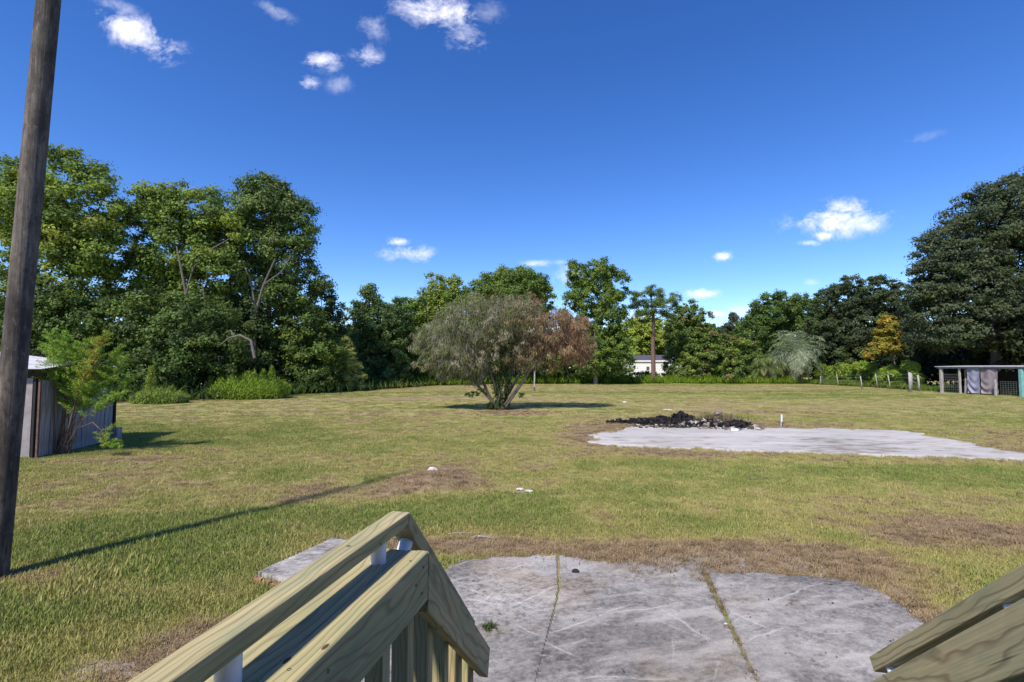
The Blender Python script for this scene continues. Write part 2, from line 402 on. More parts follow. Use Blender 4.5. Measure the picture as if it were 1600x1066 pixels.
def height(x, y):
    h = (fbm(x * 0.35, y * 0.35, 3) - 0.5) * 0.10 * np.clip((y - 6) / 10, 0, 1) + (fbm(x * 3, y * 3, 3) - 0.5) * 0.035
    h = h + 0.20 * ell(x, y, 690, 757, 62, 22) + 0.05 * ell(x, y, 1500, 835, 90, 18) + 0.07 * ell(x, y, 930, 808, 45, 12)
    for P in (SLAB_A, SLAB_B, SLAB_C, SLAB_D, SLAB_E, SLAB_F):
        h = np.where(pip(x, y, P), h * 0.0 - (0.005 if P in (SLAB_A, SLAB_B, SLAB_C, SLAB_F) else 0.06), h)
    return h
ys = np.concatenate([np.linspace(-60, 2.0, 16), 2.05 + np.cumsum(0.05 * 1.0135 ** np.arange(240)) ])
ys = np.concatenate([ys, np.array([ys[-1] * 1.15, ys[-1] * 1.6, 260, 420, 700])])
q = np.linspace(-1, 1, 421); xs = np.sinh(q * 4.4) / np.sinh(4.4) * 420
X, Y = np.meshgrid(xs, ys); x = X.ravel(); y = Y.ravel()
z = height(x, y)
d = dryness(x, y)
gc = ramp3(np.clip(d + 0.08, 0, 1)) * 0.92
bare = np.clip((fbm(x * 2.2 + 80, y * 2.2 + 3, 3) - 0.66) * 6, 0, 1) * np.clip((d - 0.55) * 3, 0, 1)
sand = np.array([0.40, 0.36, 0.34])
bare = np.maximum(bare, np.clip(ell(x, y, 690, 745, 14, 6) + ell(x, y, 280, 1000, 30, 14) * 1.0 + ell(x, y, 150, 1050, 60, 16) + ell(x, y, 225, 925, 22, 8) * .8 + ell(x, y, 818, 768, 12, 4) + ell(x, y, 1490, 678, 20, 3) + ell(x, y, 1040, 641, 8, 2) + ell(x, y, 1150, 866, 40, 5) * .6, 0, 1) * np.clip((fbm(x * 6, y * 6, 3) - 0.25) * 3, 0, 1))
gc = gc * (1 - bare[:, None]) + sand * bare[:, None]
ny, nx = X.shape
idx = np.arange(ny * nx).reshape(ny, nx)
fc = np.stack([idx[:-1, :-1].ravel(), idx[:-1, 1:].ravel(), idx[1:, 1:].ravel(), idx[1:, :-1].ravel()], 1)
ground = mesh_np('ground', np.stack([x, y, z], 1), fc, M_GROUND, col=gc, smooth=True)
tag(ground, 'mown lawn of green and brown dead grass over flat ground', None, None, 'structure')

# concrete slabs: fine grids clipped to broken outlines, with a real edge
def seg_dist(x, y, a, b):
    ax, ay = a; bx, by = b; dx, dy = bx - ax, by - ay
    t = np.clip(((x - ax) * dx + (y - ay) * dy) / (dx * dx + dy * dy), 0, 1)
    return np.hypot(x - ax - t * dx, y - ay - t * dy), t
JOINTS = [((0.57, 6.25), (-0.02, 2.2)), ((2.24, 5.7), (1.455, 2.2))]
def slab(name, poly, res, top, colf, parent=None, rough=0.02, tilt=0.0):
    P = np.array(poly); x0, y0 = P.min(0) - res; x1, y1 = P.max(0) + res
    gx = np.arange(x0, x1, res); gy = np.arange(y0, y1, res)
    XX, YY = np.meshgrid(gx, gy); nyy, nxx = XX.shape
    kk = 1.0
    for ja, jb in JOINTS: kk = np.minimum(kk, np.clip(seg_dist(XX, YY, ja, jb)[0] * 5 - .1, 0, 1))
    jx = XX + kk * (fbm(XX * 5 / (res * 60) , YY * 5 / (res * 60), 5, .65) - .5) * rough * 2; jy = YY + kk * (fbm(XX * 5 / (res * 60) + 9, YY * 5 / (res * 60) + 4, 5, .65) - .5) * rough * 2
    ins = pip(jx.ravel(), jy.ravel(), poly).reshape(XX.shape)
    idx = np.arange(nyy * nxx).reshape(nyy, nxx)
    ok = ins[:-1, :-1] & ins[:-1, 1:] & ins[1:, 1:] & ins[1:, :-1]
    qd = np.stack([idx[:-1, :-1][ok], idx[:-1, 1:][ok], idx[1:, 1:][ok], idx[1:, :-1][ok]], 1)
    used = np.unique(qd); mp = -np.ones(nyy * nxx, dtype=int); mp[used] = np.arange(len(used)); qd = mp[qd]
    vx = XX.ravel()[used]; vy = YY.ravel()[used]
    vz = top + tilt * (vx - x0) + (fbm(vx * 1.5, vy * 1.5, 3) - .5) * 0.012
    c = colf(vx, vy)
    # boundary skirt
    e = np.concatenate([qd[:, [0, 1]], qd[:, [1, 2]], qd[:, [2, 3]], qd[:, [3, 0]]]); key = np.sort(e, 1); k = key[:, 0].astype(np.int64) * (len(used) + 1) + key[:, 1]
    u, inv, cnt = np.unique(k, return_inverse=True, return_counts=True); be = e[cnt[inv] == 1]
    bv = np.unique(be); m2 = -np.ones(len(used), dtype=int); m2[bv] = np.arange(len(bv)) + len(used)
    V = np.concatenate([np.stack([vx, vy, vz], 1), np.stack([vx[bv], vy[bv], vz[bv] - 0.10], 1)])
    C = np.concatenate([c, c[bv] * 0.6])
    Q = np.concatenate([qd, np.stack([be[:, 1], be[:, 0], m2[be[:, 0]], m2[be[:, 1]]], 1)])
    o = mesh_np(name, V, Q, M_CONC, parent, col=C)
    return o
rs = np.random.RandomState(5)
SCR = []
def Gt(a, b): return tuple(G(a, b).xy)
for a, b in [((712, 915), (800, 945)), ((715, 935), (800, 950)), ((790, 955), (868, 918)), ((795, 935), (835, 955)), ((845, 925), (870, 917)), ((800, 975), (850, 998)), ((850, 995), (990, 945)), ((930, 965), (1080, 942)),
             ((1030, 950), (1120, 1010)), ((1135, 960), (1210, 990)), ((1205, 947), (1255, 924)), ((1255, 924), (1290, 915)), ((848, 1005), (905, 1030)), ((880, 1062), (1060, 1062)), ((760, 940), (775, 925)), ((1145, 978), (1170, 968)), ((1160, 1010), (1230, 985)),
             ((700, 890), (735, 878)), ((790, 895), (825, 882))]:
    SCR.append((Gt(*a), Gt(*b), 0.012, 0.9))
for i in range(130):
    cx, cy = rs.uniform(-1.2, 3.8), rs.uniform(3.4, 6.3); th = rs.normal(0.1, 0.5); L = rs.uniform(0.08, 0.6)
    SCR.append(((cx, cy), (cx + math.cos(th) * L, cy + math.sin(th) * L), 0.007, rs.uniform(0.2, 0.7)))
def col_near(x, y):
    n = fbm(x * 1.1 + 3, y * 1.1, 5, .6); m = fbm(x * 3.5, y * 5 + 40, 4, .65); f = fbm(x * 24, y * 34, 3, .8)
    st = fbm(x * 2.0 + y * .8 + 77, y * 7 - x * 2, 4, .6)
    v = 0.225 + (n - .5) * .28 + (m - .5) * .20 + (f - .5) * .30
    br = np.clip((fbm(x * 1.7 + 31, y * 2.2 + 12, 4, .6) - .5) * 4, 0, 1)[:, None]
    c = np.stack([v * 1.05, v * 0.98, v * 0.95], 1) * (1 - br * np.array([.12, .2, .32]))
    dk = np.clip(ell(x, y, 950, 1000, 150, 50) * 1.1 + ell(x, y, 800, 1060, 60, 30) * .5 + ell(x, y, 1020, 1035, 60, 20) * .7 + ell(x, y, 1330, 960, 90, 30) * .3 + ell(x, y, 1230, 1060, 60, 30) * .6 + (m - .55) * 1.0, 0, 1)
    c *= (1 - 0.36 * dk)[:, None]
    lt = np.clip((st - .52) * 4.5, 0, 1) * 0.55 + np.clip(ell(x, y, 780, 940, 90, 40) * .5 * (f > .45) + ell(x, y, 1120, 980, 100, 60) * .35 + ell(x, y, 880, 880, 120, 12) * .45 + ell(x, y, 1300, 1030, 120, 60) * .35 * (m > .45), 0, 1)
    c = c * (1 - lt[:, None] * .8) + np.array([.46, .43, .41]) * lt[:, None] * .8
    for a, b, w, s in SCR:
        sel = (np.abs(x - (a[0] + b[0]) / 2) < 1.2) & (np.abs(y - (a[1] + b[1]) / 2) < 1.2)
        if not sel.any(): continue
        dd, t = seg_dist(x[sel] + (vnoise(x[sel] * 6, y[sel] * 6) - .5) * .04, y[sel] + (vnoise(x[sel] * 6 + 9, y[sel] * 6) - .5) * .04, a, b)
        k = np.clip(1 - dd / (w * 1.2), 0, 1) * s * .8 * np.clip(4 * t + .2, 0, 1) * np.clip(4 * (1 - t) + .2, 0, 1) * np.clip(.4 + 1.2 * vnoise(x[sel] * 30, y[sel] * 30), 0, 1)
        c[sel] = c[sel] * (1 - .8 * k[:, None]) + np.array([.60, .57, .56]) * .8 * k[:, None]
    return np.clip(c, .02, .8)
def col_far(x, y):
    n = fbm(x * .6 + 8, y * 1.6, 5, .6); m = fbm(x * 2, y * 6, 4, .6)
    v = 0.42 + (n - .5) * .22 + (m - .5) * .10
    dk = np.clip(ell(x, y, 1330, 704, 90, 8) * 1.1 * (.4 + n) + ell(x, y, 1300, 690, 70, 6) * .8 + ell(x, y, 990, 690, 60, 8) * .4 + ell(x, y, 1480, 700, 60, 5) * .5 + ell(x, y, 1060, 668, 120, 4) * .8 + ell(x, y, 1440, 690, 80, 4) * .4 + (m - .58) * 3.4, 0, 1)
    v = v * (1 - .5 * dk)
    c = np.stack([v * 1.02, v * .97, v * .93], 1) * (1 - dk[:, None] * np.array([0, .06, .14]))
    for a, b in [((1050, 679), (1075, 681)), ((1208, 686), (1225, 688))]:
        dd, t = seg_dist(x, y, Gt(*a), Gt(*b)); k = np.clip(1 - dd / .07, 0, 1)[:, None] * .4
        c = c * (1 - k) + np.array([.08, .07, .06]) * k
    return np.clip(c, .02, .8)
patio = empty('concrete_patio', (G(1000, 960).x, G(1000, 960).y, 0), 'cracked grey concrete patio of scratched panels at the foot of the steps', 'patio')
def rel(o, par):
    o.location = Vector(o.location) - par.location; return o
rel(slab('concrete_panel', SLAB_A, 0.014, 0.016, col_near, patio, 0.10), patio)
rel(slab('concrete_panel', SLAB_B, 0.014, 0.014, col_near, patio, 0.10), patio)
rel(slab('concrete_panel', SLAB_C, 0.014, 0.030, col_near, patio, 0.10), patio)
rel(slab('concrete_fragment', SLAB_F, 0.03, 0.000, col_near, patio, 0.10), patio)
s4 = slab('concrete_slab', SLAB_D, 0.02, 0.075, lambda x, y: col_near(x, y) * 1.45, None, 0.02); tag(s4, 'small loose concrete slab with a brick edge lying in the grass left of the railing', 'slab')
bm = bmesh.new()
a, b = G(400, 906), G(440, 918)
for i in range(3):
    p = a.lerp(b, (i + .5) / 3.0); box_bm(bm, (p.x - s4.location.x, p.y - .03, 0.0), (0.09, 0.06, 0.09), Matrix.Rotation(math.atan2(b.y - a.y, b.x - a.x), 3, 'Z'), .008)
mesh_bm('brick_edge', bm, M_BRICK, s4)
s5 = slab('concrete_slab', SLAB_E, 0.055, 0.035, col_far, None, 0.55); tag(s5, 'large pale concrete foundation slab beside the burnt debris', 'slab')

# ------------------------------------------------------------------ lawn blades
def clump(name, nb, rad, hmin, hmax, w, flat, mat, seed):
    rs = np.random.RandomState(seed); V = []; Fq = []
    for i in range(nb):
        r = rad * math.sqrt(rs.rand()); t = rs.rand() * 6.283; px, py = r * math.cos(t), r * math.sin(t)
        h = rs.uniform(hmin, hmax); az = rs.rand() * 6.283; lean = rs.uniform(0.1, 0.7) if not flat else rs.uniform(1.1, 1.5)
        dx, dy = math.cos(az), math.sin(az); sx, sy = -dy * w / 2, dx * w / 2
        b = len(V); l1, l2 = lean * .6, lean * 1.25
        m = (px + dx * math.sin(l1) * h * .5, py + dy * math.sin(l1) * h * .5, math.cos(l1) * h * .5 + (0.012 if flat else 0))
        e = (m[0] + dx * math.sin(l2) * h * .5, m[1] + dy * math.sin(l2) * h * .5, max(.004, m[2] + math.cos(l2) * h * .5))
        V += [(px - sx, py - sy, 0), (px + sx, py + sy, 0), (m[0] + sx, m[1] + sy, m[2]), (m[0] - sx, m[1] - sy, m[2]), e]
        Fq += [(b, b + 1, b + 2, b + 3), (b + 3, b + 2, b + 4)]
    me = bpy.data.meshes.new(name); me.from_pydata(V, [], Fq); me.materials.append(mat)
    return bpy.data.objects.new(name, me)
def scatter(name, pts, scl, tint, proto, label):
    me = bpy.data.meshes.new(name); me.vertices.add(len(pts)); me.vertices.foreach_set('co', pts.astype(np.float32).ravel())
    a = me.attributes.new('scl', 'FLOAT', 'POINT'); a.data.foreach_set('value', scl.astype(np.float32))
    a = me.attributes.new('rotz', 'FLOAT', 'POINT'); a.data.foreach_set('value', (RN.rand(len(pts)) * 6.283).astype(np.float32))
    a = me.attributes.new('tint', 'FLOAT_COLOR', 'POINT'); c = np.ones((len(pts), 4), dtype=np.float32); c[:, :3] = tint; a.data.foreach_set('color', c.ravel())
    o = bpy.data.objects.new(name, me); link(o)
    g = bpy.data.node_groups.new(name, 'GeometryNodeTree')
    g.interface.new_socket('Geometry', in_out='INPUT', socket_type='NodeSocketGeometry'); g.interface.new_socket('Geometry', in_out='OUTPUT', socket_type='NodeSocketGeometry')
    n = g.nodes; gi = n.new('NodeGroupInput'); go = n.new('NodeGroupOutput')
    m2p = n.new('GeometryNodeMeshToPoints'); ip = n.new('GeometryNodeInstanceOnPoints'); oi = n.new('GeometryNodeObjectInfo'); oi.inputs[0].default_value = proto
    def named(nm, t='FLOAT'):
        k = n.new('GeometryNodeInputNamedAttribute'); k.data_type = t; k.inputs[0].default_value = nm; return k.outputs[0]
    cx = n.new('ShaderNodeCombineXYZ'); g.links.new(named('rotz'), cx.inputs[2])
    g.links.new(gi.outputs[0], m2p.inputs[0]); g.links.new(m2p.outputs[0], ip.inputs['Points']); g.links.new(oi.outputs['Geometry'], ip.inputs['Instance'])
    g.links.new(cx.outputs[0], ip.inputs['Rotation']); g.links.new(named('scl'), ip.inputs['Scale']); g.links.new(ip.outputs[0], go.inputs[0])
    md = o.modifiers.new('scatter', 'NODES'); md.node_group = g
    tag(o, label, 'grass', None, 'stuff'); return o
def fan_pts(d0, d1, n, rs):
    """uniform on the ground inside the wedge in view (a bit wider)"""
    yy = np.sqrt(rs.rand(n) * (d1 ** 2 - d0 ** 2) + d0 ** 2); xx = (rs.rand(n) * 2 - 1) * yy * 1.22
    return xx, yy
JO = [tuple(G(866, 892).xy), tuple(G(875, 892).xy), tuple(G(1000, 935).xy), tuple(G(1105, 918).xy), tuple(G(1130, 925).xy), tuple(G(1300, 950).xy), (3.2, 3.8), (3.1, 2.3), (-.9, 2.3), (-.5, 4.8)]
def off_slabs(x, y, keep_edge=0.0):
    m = ~pip(x, y, JO)
    for P, fr in ((SLAB_A, .04), (SLAB_B, .05), (SLAB_C, .04), (SLAB_D, .02), (SLAB_E, .16)):
        jx = x + (fbm(x * 3, y * 3 + 7, 3) - .5) * fr * 8; jy = y + (fbm(x * 3 + 19, y * 3, 3) - .5) * fr * 8
        m &= ~pip(jx, jy, P)
    return m
def bound(x, y):
    """inside the lawn"""
    left = np.interp(y, [0, 12, 16, 25, 31, 35, 48, 60, 66], [-60, -60, -60, -25, -23.5, -21.5, -16.5, -13.5, -13.5])
    return (x > left) & (y < 66) & (x < 43)
rs = np.random.RandomState(21)
def make_grass():
    near = clump('grass_tuft', 44, .085, .015, .048, .0046, False, M_GRASS, 1)
    farc = clump('grass_tuft', 60, .26, .02, .050, .016, False, M_GRASS, 2)
    straw = clump('straw_tuft', 26, .10, .04, .12, .005, True, M_GRASS, 3)
    def tints(x, y, k=1.0):
        d = dryness(x, y); n = len(x)
        c = ramp3(np.clip(d * .85 + rs.normal(0, .13, n), 0, 1))
        lush = (rs.rand(n) < .25)[:, None] * np.clip(.35 - d, 0, 1)[:, None] * 2
        c = c * (1 - lush) + C_LUSH * lush
        return c * rs.uniform(.8, 1.25, n)[:, None] * k, d
    for (a, b, n, pr, s0, s1, nm, lb) in [(3.3, 8, 30000, near, .7, 1.35, 'lawn_grass', 'short green grass blades close to the steps'),
                                          (8, 25, 120000, near, .8, 1.35, 'lawn_grass', 'mown green and yellow grass in the middle of the yard'),
                                          (13, 66, 56000, farc, .6, 1.05, 'lawn_grass', 'far lawn grass reaching the tree line')]:
        x, y = fan_pts(a, b, n, rs); m = off_slabs(x, y) & bound(x, y)
        x, y = x[m], y[m]; fk = np.clip((25 - y) / 13, 0, 1) if a == 8 else (np.clip((y - 13) / 12, 0, 1) if a == 13 else 1.0 + 0 * y); fm = rs.rand(len(x)) < fk; x, y = x[fm], y[fm]; c, d = tints(x, y, 1.14 if a < 13 else .95)
        dens = np.clip(1.15 - d * .95 + (fbm(x * 2.5 + 3, y * 2.5, 3) - .5) * .8, .10, 1)
        bare = ell(x, y, 690, 745, 14, 6) + ell(x, y, 280, 1000, 30, 12) + ell(x, y, 225, 925, 22, 8)*.8 + ell(x, y, 818, 768, 12, 4) + ell(x, y, 1080, 880, 90, 10) + ell(x, y, 150, 1050, 60, 16)*.8
        m = rs.rand(len(x)) < dens * np.clip(1 - bare, 0, 1); x, y, c, d = x[m], y[m], c[m], d[m]
        lushk = 1 + .5 * np.clip(ell(x, y, 230, 860, 230, 60) + ell(x, y, 40, 960, 150, 60), 0, 1) * (rs.rand(len(x)) < .5)
        s = rs.uniform(s0, s1, len(x)) * (1.15 - .35 * d) * lushk * np.where(rs.rand(len(x)) < .03, 1.7, 1)
        scatter(nm, np.stack([x, y, height(x, y) - .004], 1), s, c, pr, lb)
    for (a, b, n, s0, s1, lb) in [(3.3, 9, 12000, .5, 1.1, 'cut brown dead grass strewn round the patio'), (9, 26, 34000, .75, 1.4, 'dead brown mowings lying across the yard')]:
        x, y = fan_pts(a, b, n, rs)
        onB = ell(x, y, 1050, 895, 70, 16) * 1.3 + ell(x, y, 1110, 900, 40, 26) * .5 + ell(x, y, 900, 872, 60, 5)*.5
        m = (off_slabs(x, y) | ((rs.rand(n) < onB * 1.2) & ~pip(x, y, SLAB_C) & ~pip(x, y, SLAB_E))) & bound(x, y); x, y = x[m], y[m]; d = dryness(x, y)
        m = rs.rand(len(x)) < np.clip((d - .38) * 1.8, .02, 1); x, y = x[m], y[m]
        k = rs.rand(len(x))[:, None]; c = (C_BRN * k + C_STRAW * (1 - k)) * rs.uniform(.6, 1.15, len(x))[:, None]
        zz = np.maximum(height(x, y), 0.0); on = pip(x, y, SLAB_B) | pip(x, y, SLAB_A); zz = np.where(on, .018, zz)
        scatter('dry_grass', np.stack([x, y, zz], 1), rs.uniform(s0, s1, len(x)), c, straw, lb)
    # short leaf litter along the joint between the panels
    a, b = np.array(G(1102, 899).xy), np.array([1.85, 3.8]); t = rs.rand(60) ** 1.3
    p = a + (b - a) * t[:, None]; x = p[:, 0] + rs.normal(0, .02, 60); y = p[:, 1]
    c = C_BRN * rs.uniform(.35, .9, 60)[:, None]
    scatter('dry_grass', np.stack([x, y, np.full(60, .02)], 1), rs.uniform(.22, .5, 60), c, straw, 'brown leaf litter caught in the joint between two concrete panels')
make_grass()

# ------------------------------------------------------------------ deck, steps and railings
PSI = math.atan(0.216)
DV = Vector((math.sin(PSI), math.cos(PSI), 0)); LV = Vector((math.cos(PSI), -math.sin(PSI), 0)); O0 = Vector((-0.3142, 1.5174, 0))
def SP(s, lat, z): return O0 + DV * s + LV * lat + Vector((0, 0, z))
def prism(name, prof, lat0, lat1, mat, parent, axis=None, bev=0.004):
    """profile (s,z) in the rail plane, thick from lat0 to lat1; grain runs along axis (ds,dz)"""
    if axis is None: axis = (1, 0)
    ax = (DV * axis[0] + Vector((0, 0, axis[1]))).normalized(); up = LV.cross(ax) * -1
    rot = Matrix((ax, LV * -1, ax.cross(LV * -1))).transposed()
    c = SP(sum(p[0] for p in prof) / len(prof), (lat0 + lat1) / 2, sum(p[1] for p in prof) / len(prof))
    inv = rot.inverted(); bm = bmesh.new()
    a = [bm.verts.new(inv @ (SP(s, lat0, z) - c)) for s, z in prof]; b = [bm.verts.new(inv @ (SP(s, lat1, z) - c)) for s, z in prof]
    bm.faces.new(a); bm.faces.new(b[::-1])
    for i in range(len(prof)):
        j = (i + 1) % len(prof); bm.faces.new((a[j], a[i], b[i], b[j]))
    bmesh.ops.recalc_face_normals(bm, faces=bm.faces)
    if bev: bmesh.ops.bevel(bm, geom=list(bm.edges), offset=bev, segments=3, affect='EDGES', profile=0.5)
    o = mesh_bm(name, bm, mat, parent); o.rotation_euler = rot.to_euler(); o.location = c - (parent.location if parent else Vector())
    for p in o.data.polygons: p.use_smooth = False
    return o
def cyl(name, p0, p1, r, mat, parent=None, seg=24, r1=None):
    v, f = tubes([([p0, p1], [r, r1 if r1 is not None else r])], seg)
    o = mesh_np(name, v, f, mat, parent, smooth=True, loc=tuple(p0))
    if parent: o.location = Vector(p0) - parent.location
    return o
def rail(lb, sgn, z1, slope, cap_top, two6, board_levels, sc=0.0, zc=1.95):
    """sgn +1: left railing (its boards face right); -1: right railing, mirrored at lateral 1.55"""
    def L(a, b):
        return (a, b) if sgn > 0 else (1.55 - b, 1.55 - a)
    t = empty('stair_railing', SP(0, L(-.03, -.03)[0], 0.0), lb, 'railing')
    pr = lambda nm, pf, l, m, ax=None: prism(nm, pf, l[0], l[1], m, t, ax)
    hl = L(-.062, 0)
    dz = zc - 1.95; e = .717; ze = z1; k = (zc - ze) / (e - sc)
    pr('handrail', [(-2.2, 1.911 + dz), (-2.2, 1.95 + dz), (sc, 1.95 + dz), (sc - 0.018, 1.911 + dz)], hl, M_LUM)
    pr('handrail', [(sc + 0.003, 1.948 + dz), (sc - 0.015, 1.911 + dz), (sc - .02, 1.905 + dz), (e - .035, ze - .036), (e, ze)], hl, M_LUM2, (1, -k))
    fl = L(-.132, .008); sl = L(.010, .077); s6 = L(.037, .077); s0_ = two6[0][0]; zt6 = two6[1][1]
    pr('cap_board', [(-2.2, zt6 - .04), (-2.2, zt6 - .002), (s0_ - .002, zt6 - .002), (s0_ - .002, zt6 - .04)], fl, M_LUM)
    pr('top_board', [(-2.2, zt6 - .14), (-2.2, zt6), (s0_ - .003, zt6), (s0_ - .003, zt6 - .14)], sl, M_LUM)
    pr('stair_board', two6, s6, M_LUM2, (1, -k))
    # white pipe spacers between handrail and cap
    lc = sum(hl) / 2
    for s in (-.143, -.68, -1.3, -1.9):
        cyl('pipe_spacer', SP(s, lc, 1.845), SP(s, lc, 1.914), .0215, M_PVC, t)
    al = math.atan(k); nrm = (-math.sin(al), -math.cos(al))
    for s in (.05, .62):
        zt = zc - k * (s - sc) - .050
        cyl('pipe_spacer', SP(s, lc, zt), SP(s + nrm[0] * .085, lc, zt + nrm[1] * .085), .0215, M_PVC, t)
    for s, la, z_ in ((-.30, .5, 0), (-.86, .45, 0), (-1.5, .5, 0)):
        q = hl[0] + (hl[1] - hl[0]) * la; p = SP(s + sc, q, zc + .0005); cyl('screw_head', p, p + Vector((0, 0, .0012)), .0048, M_DARK, t, 12)
    for s, q in ((-.12, sum(sl) / 2 + .012), (-.10, sum(fl) / 2 + .03), (-.16, sum(fl) / 2 + .04), (-.62, sum(sl) / 2)):
        p = SP(s + sc, q, zt6 + .0002); cyl('screw_head', p, p + Vector((0, 0, .0012)), .0035, M_DARK, t, 12)
    fc_ = sl[1] if sgn > 0 else sl[0]
    for s, dz_ in ((-.08, .03), (-.09, .10), (-.13, .06), (-.55, .04), (-.57, .10)):
        p = SP(s + sc, fc_ - sgn * .001, zt6 - dz_); cyl('screw_head', p, p + LV * .0022 * sgn, .0038, M_DARK, t, 12)
    # balusters
    bl = L(-.022, .030)
    def under(s):   # underside of the sloping board
        (s0, zz0), (s1_, zz1) = two6[0], two6[-1]
        return zz0 + (zz1 - zz0) * (s - s0) / (s1_ - s0)
    for i in range(5):
        s = -.075 + .155 * i
        zt = 1.71 if s < -.05 else under(s + .025) - .002
        zt2 = 1.71 if s < -.05 else under(s) - .002
        zb = max(.14, .86 - max(0, s) * .9)
        if s > -.05: zt += .12; zt2 += .12
        pr('baluster', [(s, zb), (s, zt2), (s + .045, zt if s > -.05 else zt2), (s + .045, zb)], bl, M_LUM2 if i % 2 else M_LUM, (.0001, 1))
    for i in range(12):
        s = -.23 - .16 * i
        pr('baluster', [(s, .86), (s, 1.71), (s + .045, 1.71), (s + .045, .86)], bl, M_LUM, (.0001, 1))
    for s, zt in ((-1.2, 1.71), (.60, under(.62) - .05)):
        q = L(-.115, -.026); pr('post', [(s, 0), (s, zt), (s + .089, zt), (s + .089, 0)], q, M_LUM, (.0001, 1))
    sl2 = L(.031, .069)
    pr('stringer', [(-.05, .60), (-.05, .84), (.0, .84), (.78, .10), (.78, 0.0), (.60, 0)], sl2, M_LUM, (1, -1))
    return t
rail('yellow green lumber railing with white pipe spacers left of the steps', 1, 1.262, .96, 1.852,
     [(-.038, 1.674), (-.038, 1.852), (.683, 1.176), (.648, 1.07)], None)
def plane_pt(px, py, lat):
    r = ray(px, py); n = LV; t = ((O0 + LV * lat) - Vector((0, 0, EYE))).dot(n) / r.dot(n); p = Vector((0, 0, EYE)) + r * t
    return (p - O0).dot(DV), p.z
a1, a2 = plane_pt(1358, 1066, 1.473), plane_pt(1600, 932.5, 1.473)
b1, b2 = plane_pt(1560, 1066, 1.473), plane_pt(1600, 1045, 1.473)
kt = (a2[1] - a1[1]) / (a2[0] - a1[0]); kb = (b2[1] - b1[1]) / (b2[0] - b1[0])
e1 = plane_pt(1357.5, 1026, 1.55); e2 = plane_pt(1600, 879, 1.55); ke = (e2[1] - e1[1]) / (e2[0] - e1[0]); SCR_ = -.185
rail('brown green lumber railing at the right edge of the steps', -1, e1[1], .9, 1.852,
     [(SCR_, b1[1] + kt * (SCR_ - b1[0])), (SCR_, a1[1] + kt * (SCR_ - a1[0])), (.70, a1[1] + kt * (.70 - a1[0])), (.66, b1[1] + kt * (.66 - b1[0]))], None, SCR_, e1[1] + ke * (SCR_ - e1[0]))
st = empty('wooden_steps', SP(-.8, .78, 0), 'treated lumber deck and steps leading down to the patio', 'steps')
for i in range(15):
    s = -2.1 + .145 * i
    prism('deck_board', [(s, .862), (s, .90), (s + .139, .90), (s + .139, .862)], -.02, 1.57, M_LUM, st, None, 0.0)
for i in range(4):
    s = -.04 + .19 * i; zz = .90 - .18 * (i + 1)
    prism('step_tread', [(s, zz - .038), (s, zz), (s + .24, zz), (s + .24, zz - .038)], .075, 1.475, M_LUM2, st, None, 0.0)

# the house the deck belongs to, behind the camera: it shades the railing
hs_ = empty('house', (0, -3.5, 0), 'pale house whose back door opens onto the deck', 'house')
def hp(nm, c, s, m): box(nm, Vector(c) - hs_.location, s, m, hs_)
hp('wall', (0, -3.4, 1.75), (16, 4.6, 3.5), M_HOUSE)
hp('door', (0.3, -1.08, 1.95), (.9, .04, 2.05), M_WHITE)
bm = bmesh.new()
pr_ = [(-.75, 3.45), (-.75, 3.6), (-3.4, 4.6), (-6.1, 3.6), (-6.1, 3.45)]
a = [bm.verts.new((-8.3, y, z)) for y, z in pr_]; b = [bm.verts.new((8.3, y, z)) for y, z in pr_]
bm.faces.new(a); bm.faces.new(b[::-1])
for i in range(5): bm.faces.new((a[(i + 1) % 5], a[i], b[i], b[(i + 1) % 5]))
bmesh.ops.recalc_face_normals(bm, faces=bm.faces)
ro = mesh_bm('roof', bm, M_ROOF, hs_); ro.location = -hs_.location

# ------------------------------------------------------------------ utility pole
pb = G(-10, 905); ptop = AT(76, 0, pb.y); dirp = (ptop - pb).normalized(); tl = (7.6) / dirp.z
rs = np.random.RandomState(8); NS, NR = 40, 120; V = []; 
ax = dirp; aa = ax.cross(Vector((0, 1, 0))).normalized(); bb = ax.cross(aa)
for i in range(NR):
    t = -0.3 + (tl + .3) * i / (NR - 1); r = .124 - .0022 * t
    for k in range(NS):
        th = 6.2832 * k / NS; w = 1 + .03 * (fbm(np.array([math.cos(th) * 3 + 9.]), np.array([math.sin(th) * 3 + t * .5]), 3)[0] - .5) + .012 * (vnoise(np.array([k * .9]), np.array([t * 1.2]))[0] - .5)
        V.append(tuple(ax * t + (aa * math.cos(th) + bb * math.sin(th)) * r * w))
Fc = [(i * NS + k, i * NS + (k + 1) % NS, (i + 1) * NS + (k + 1) % NS, (i + 1) * NS + k) for i in range(NR - 1) for k in range(NS)]
po = mesh_np('utility_pole', np.array(V), np.array(Fc), M_POLE, smooth=True); po.location = pb
tag(po, 'tall weathered grey wooden utility pole standing in the grass at far left', 'pole')

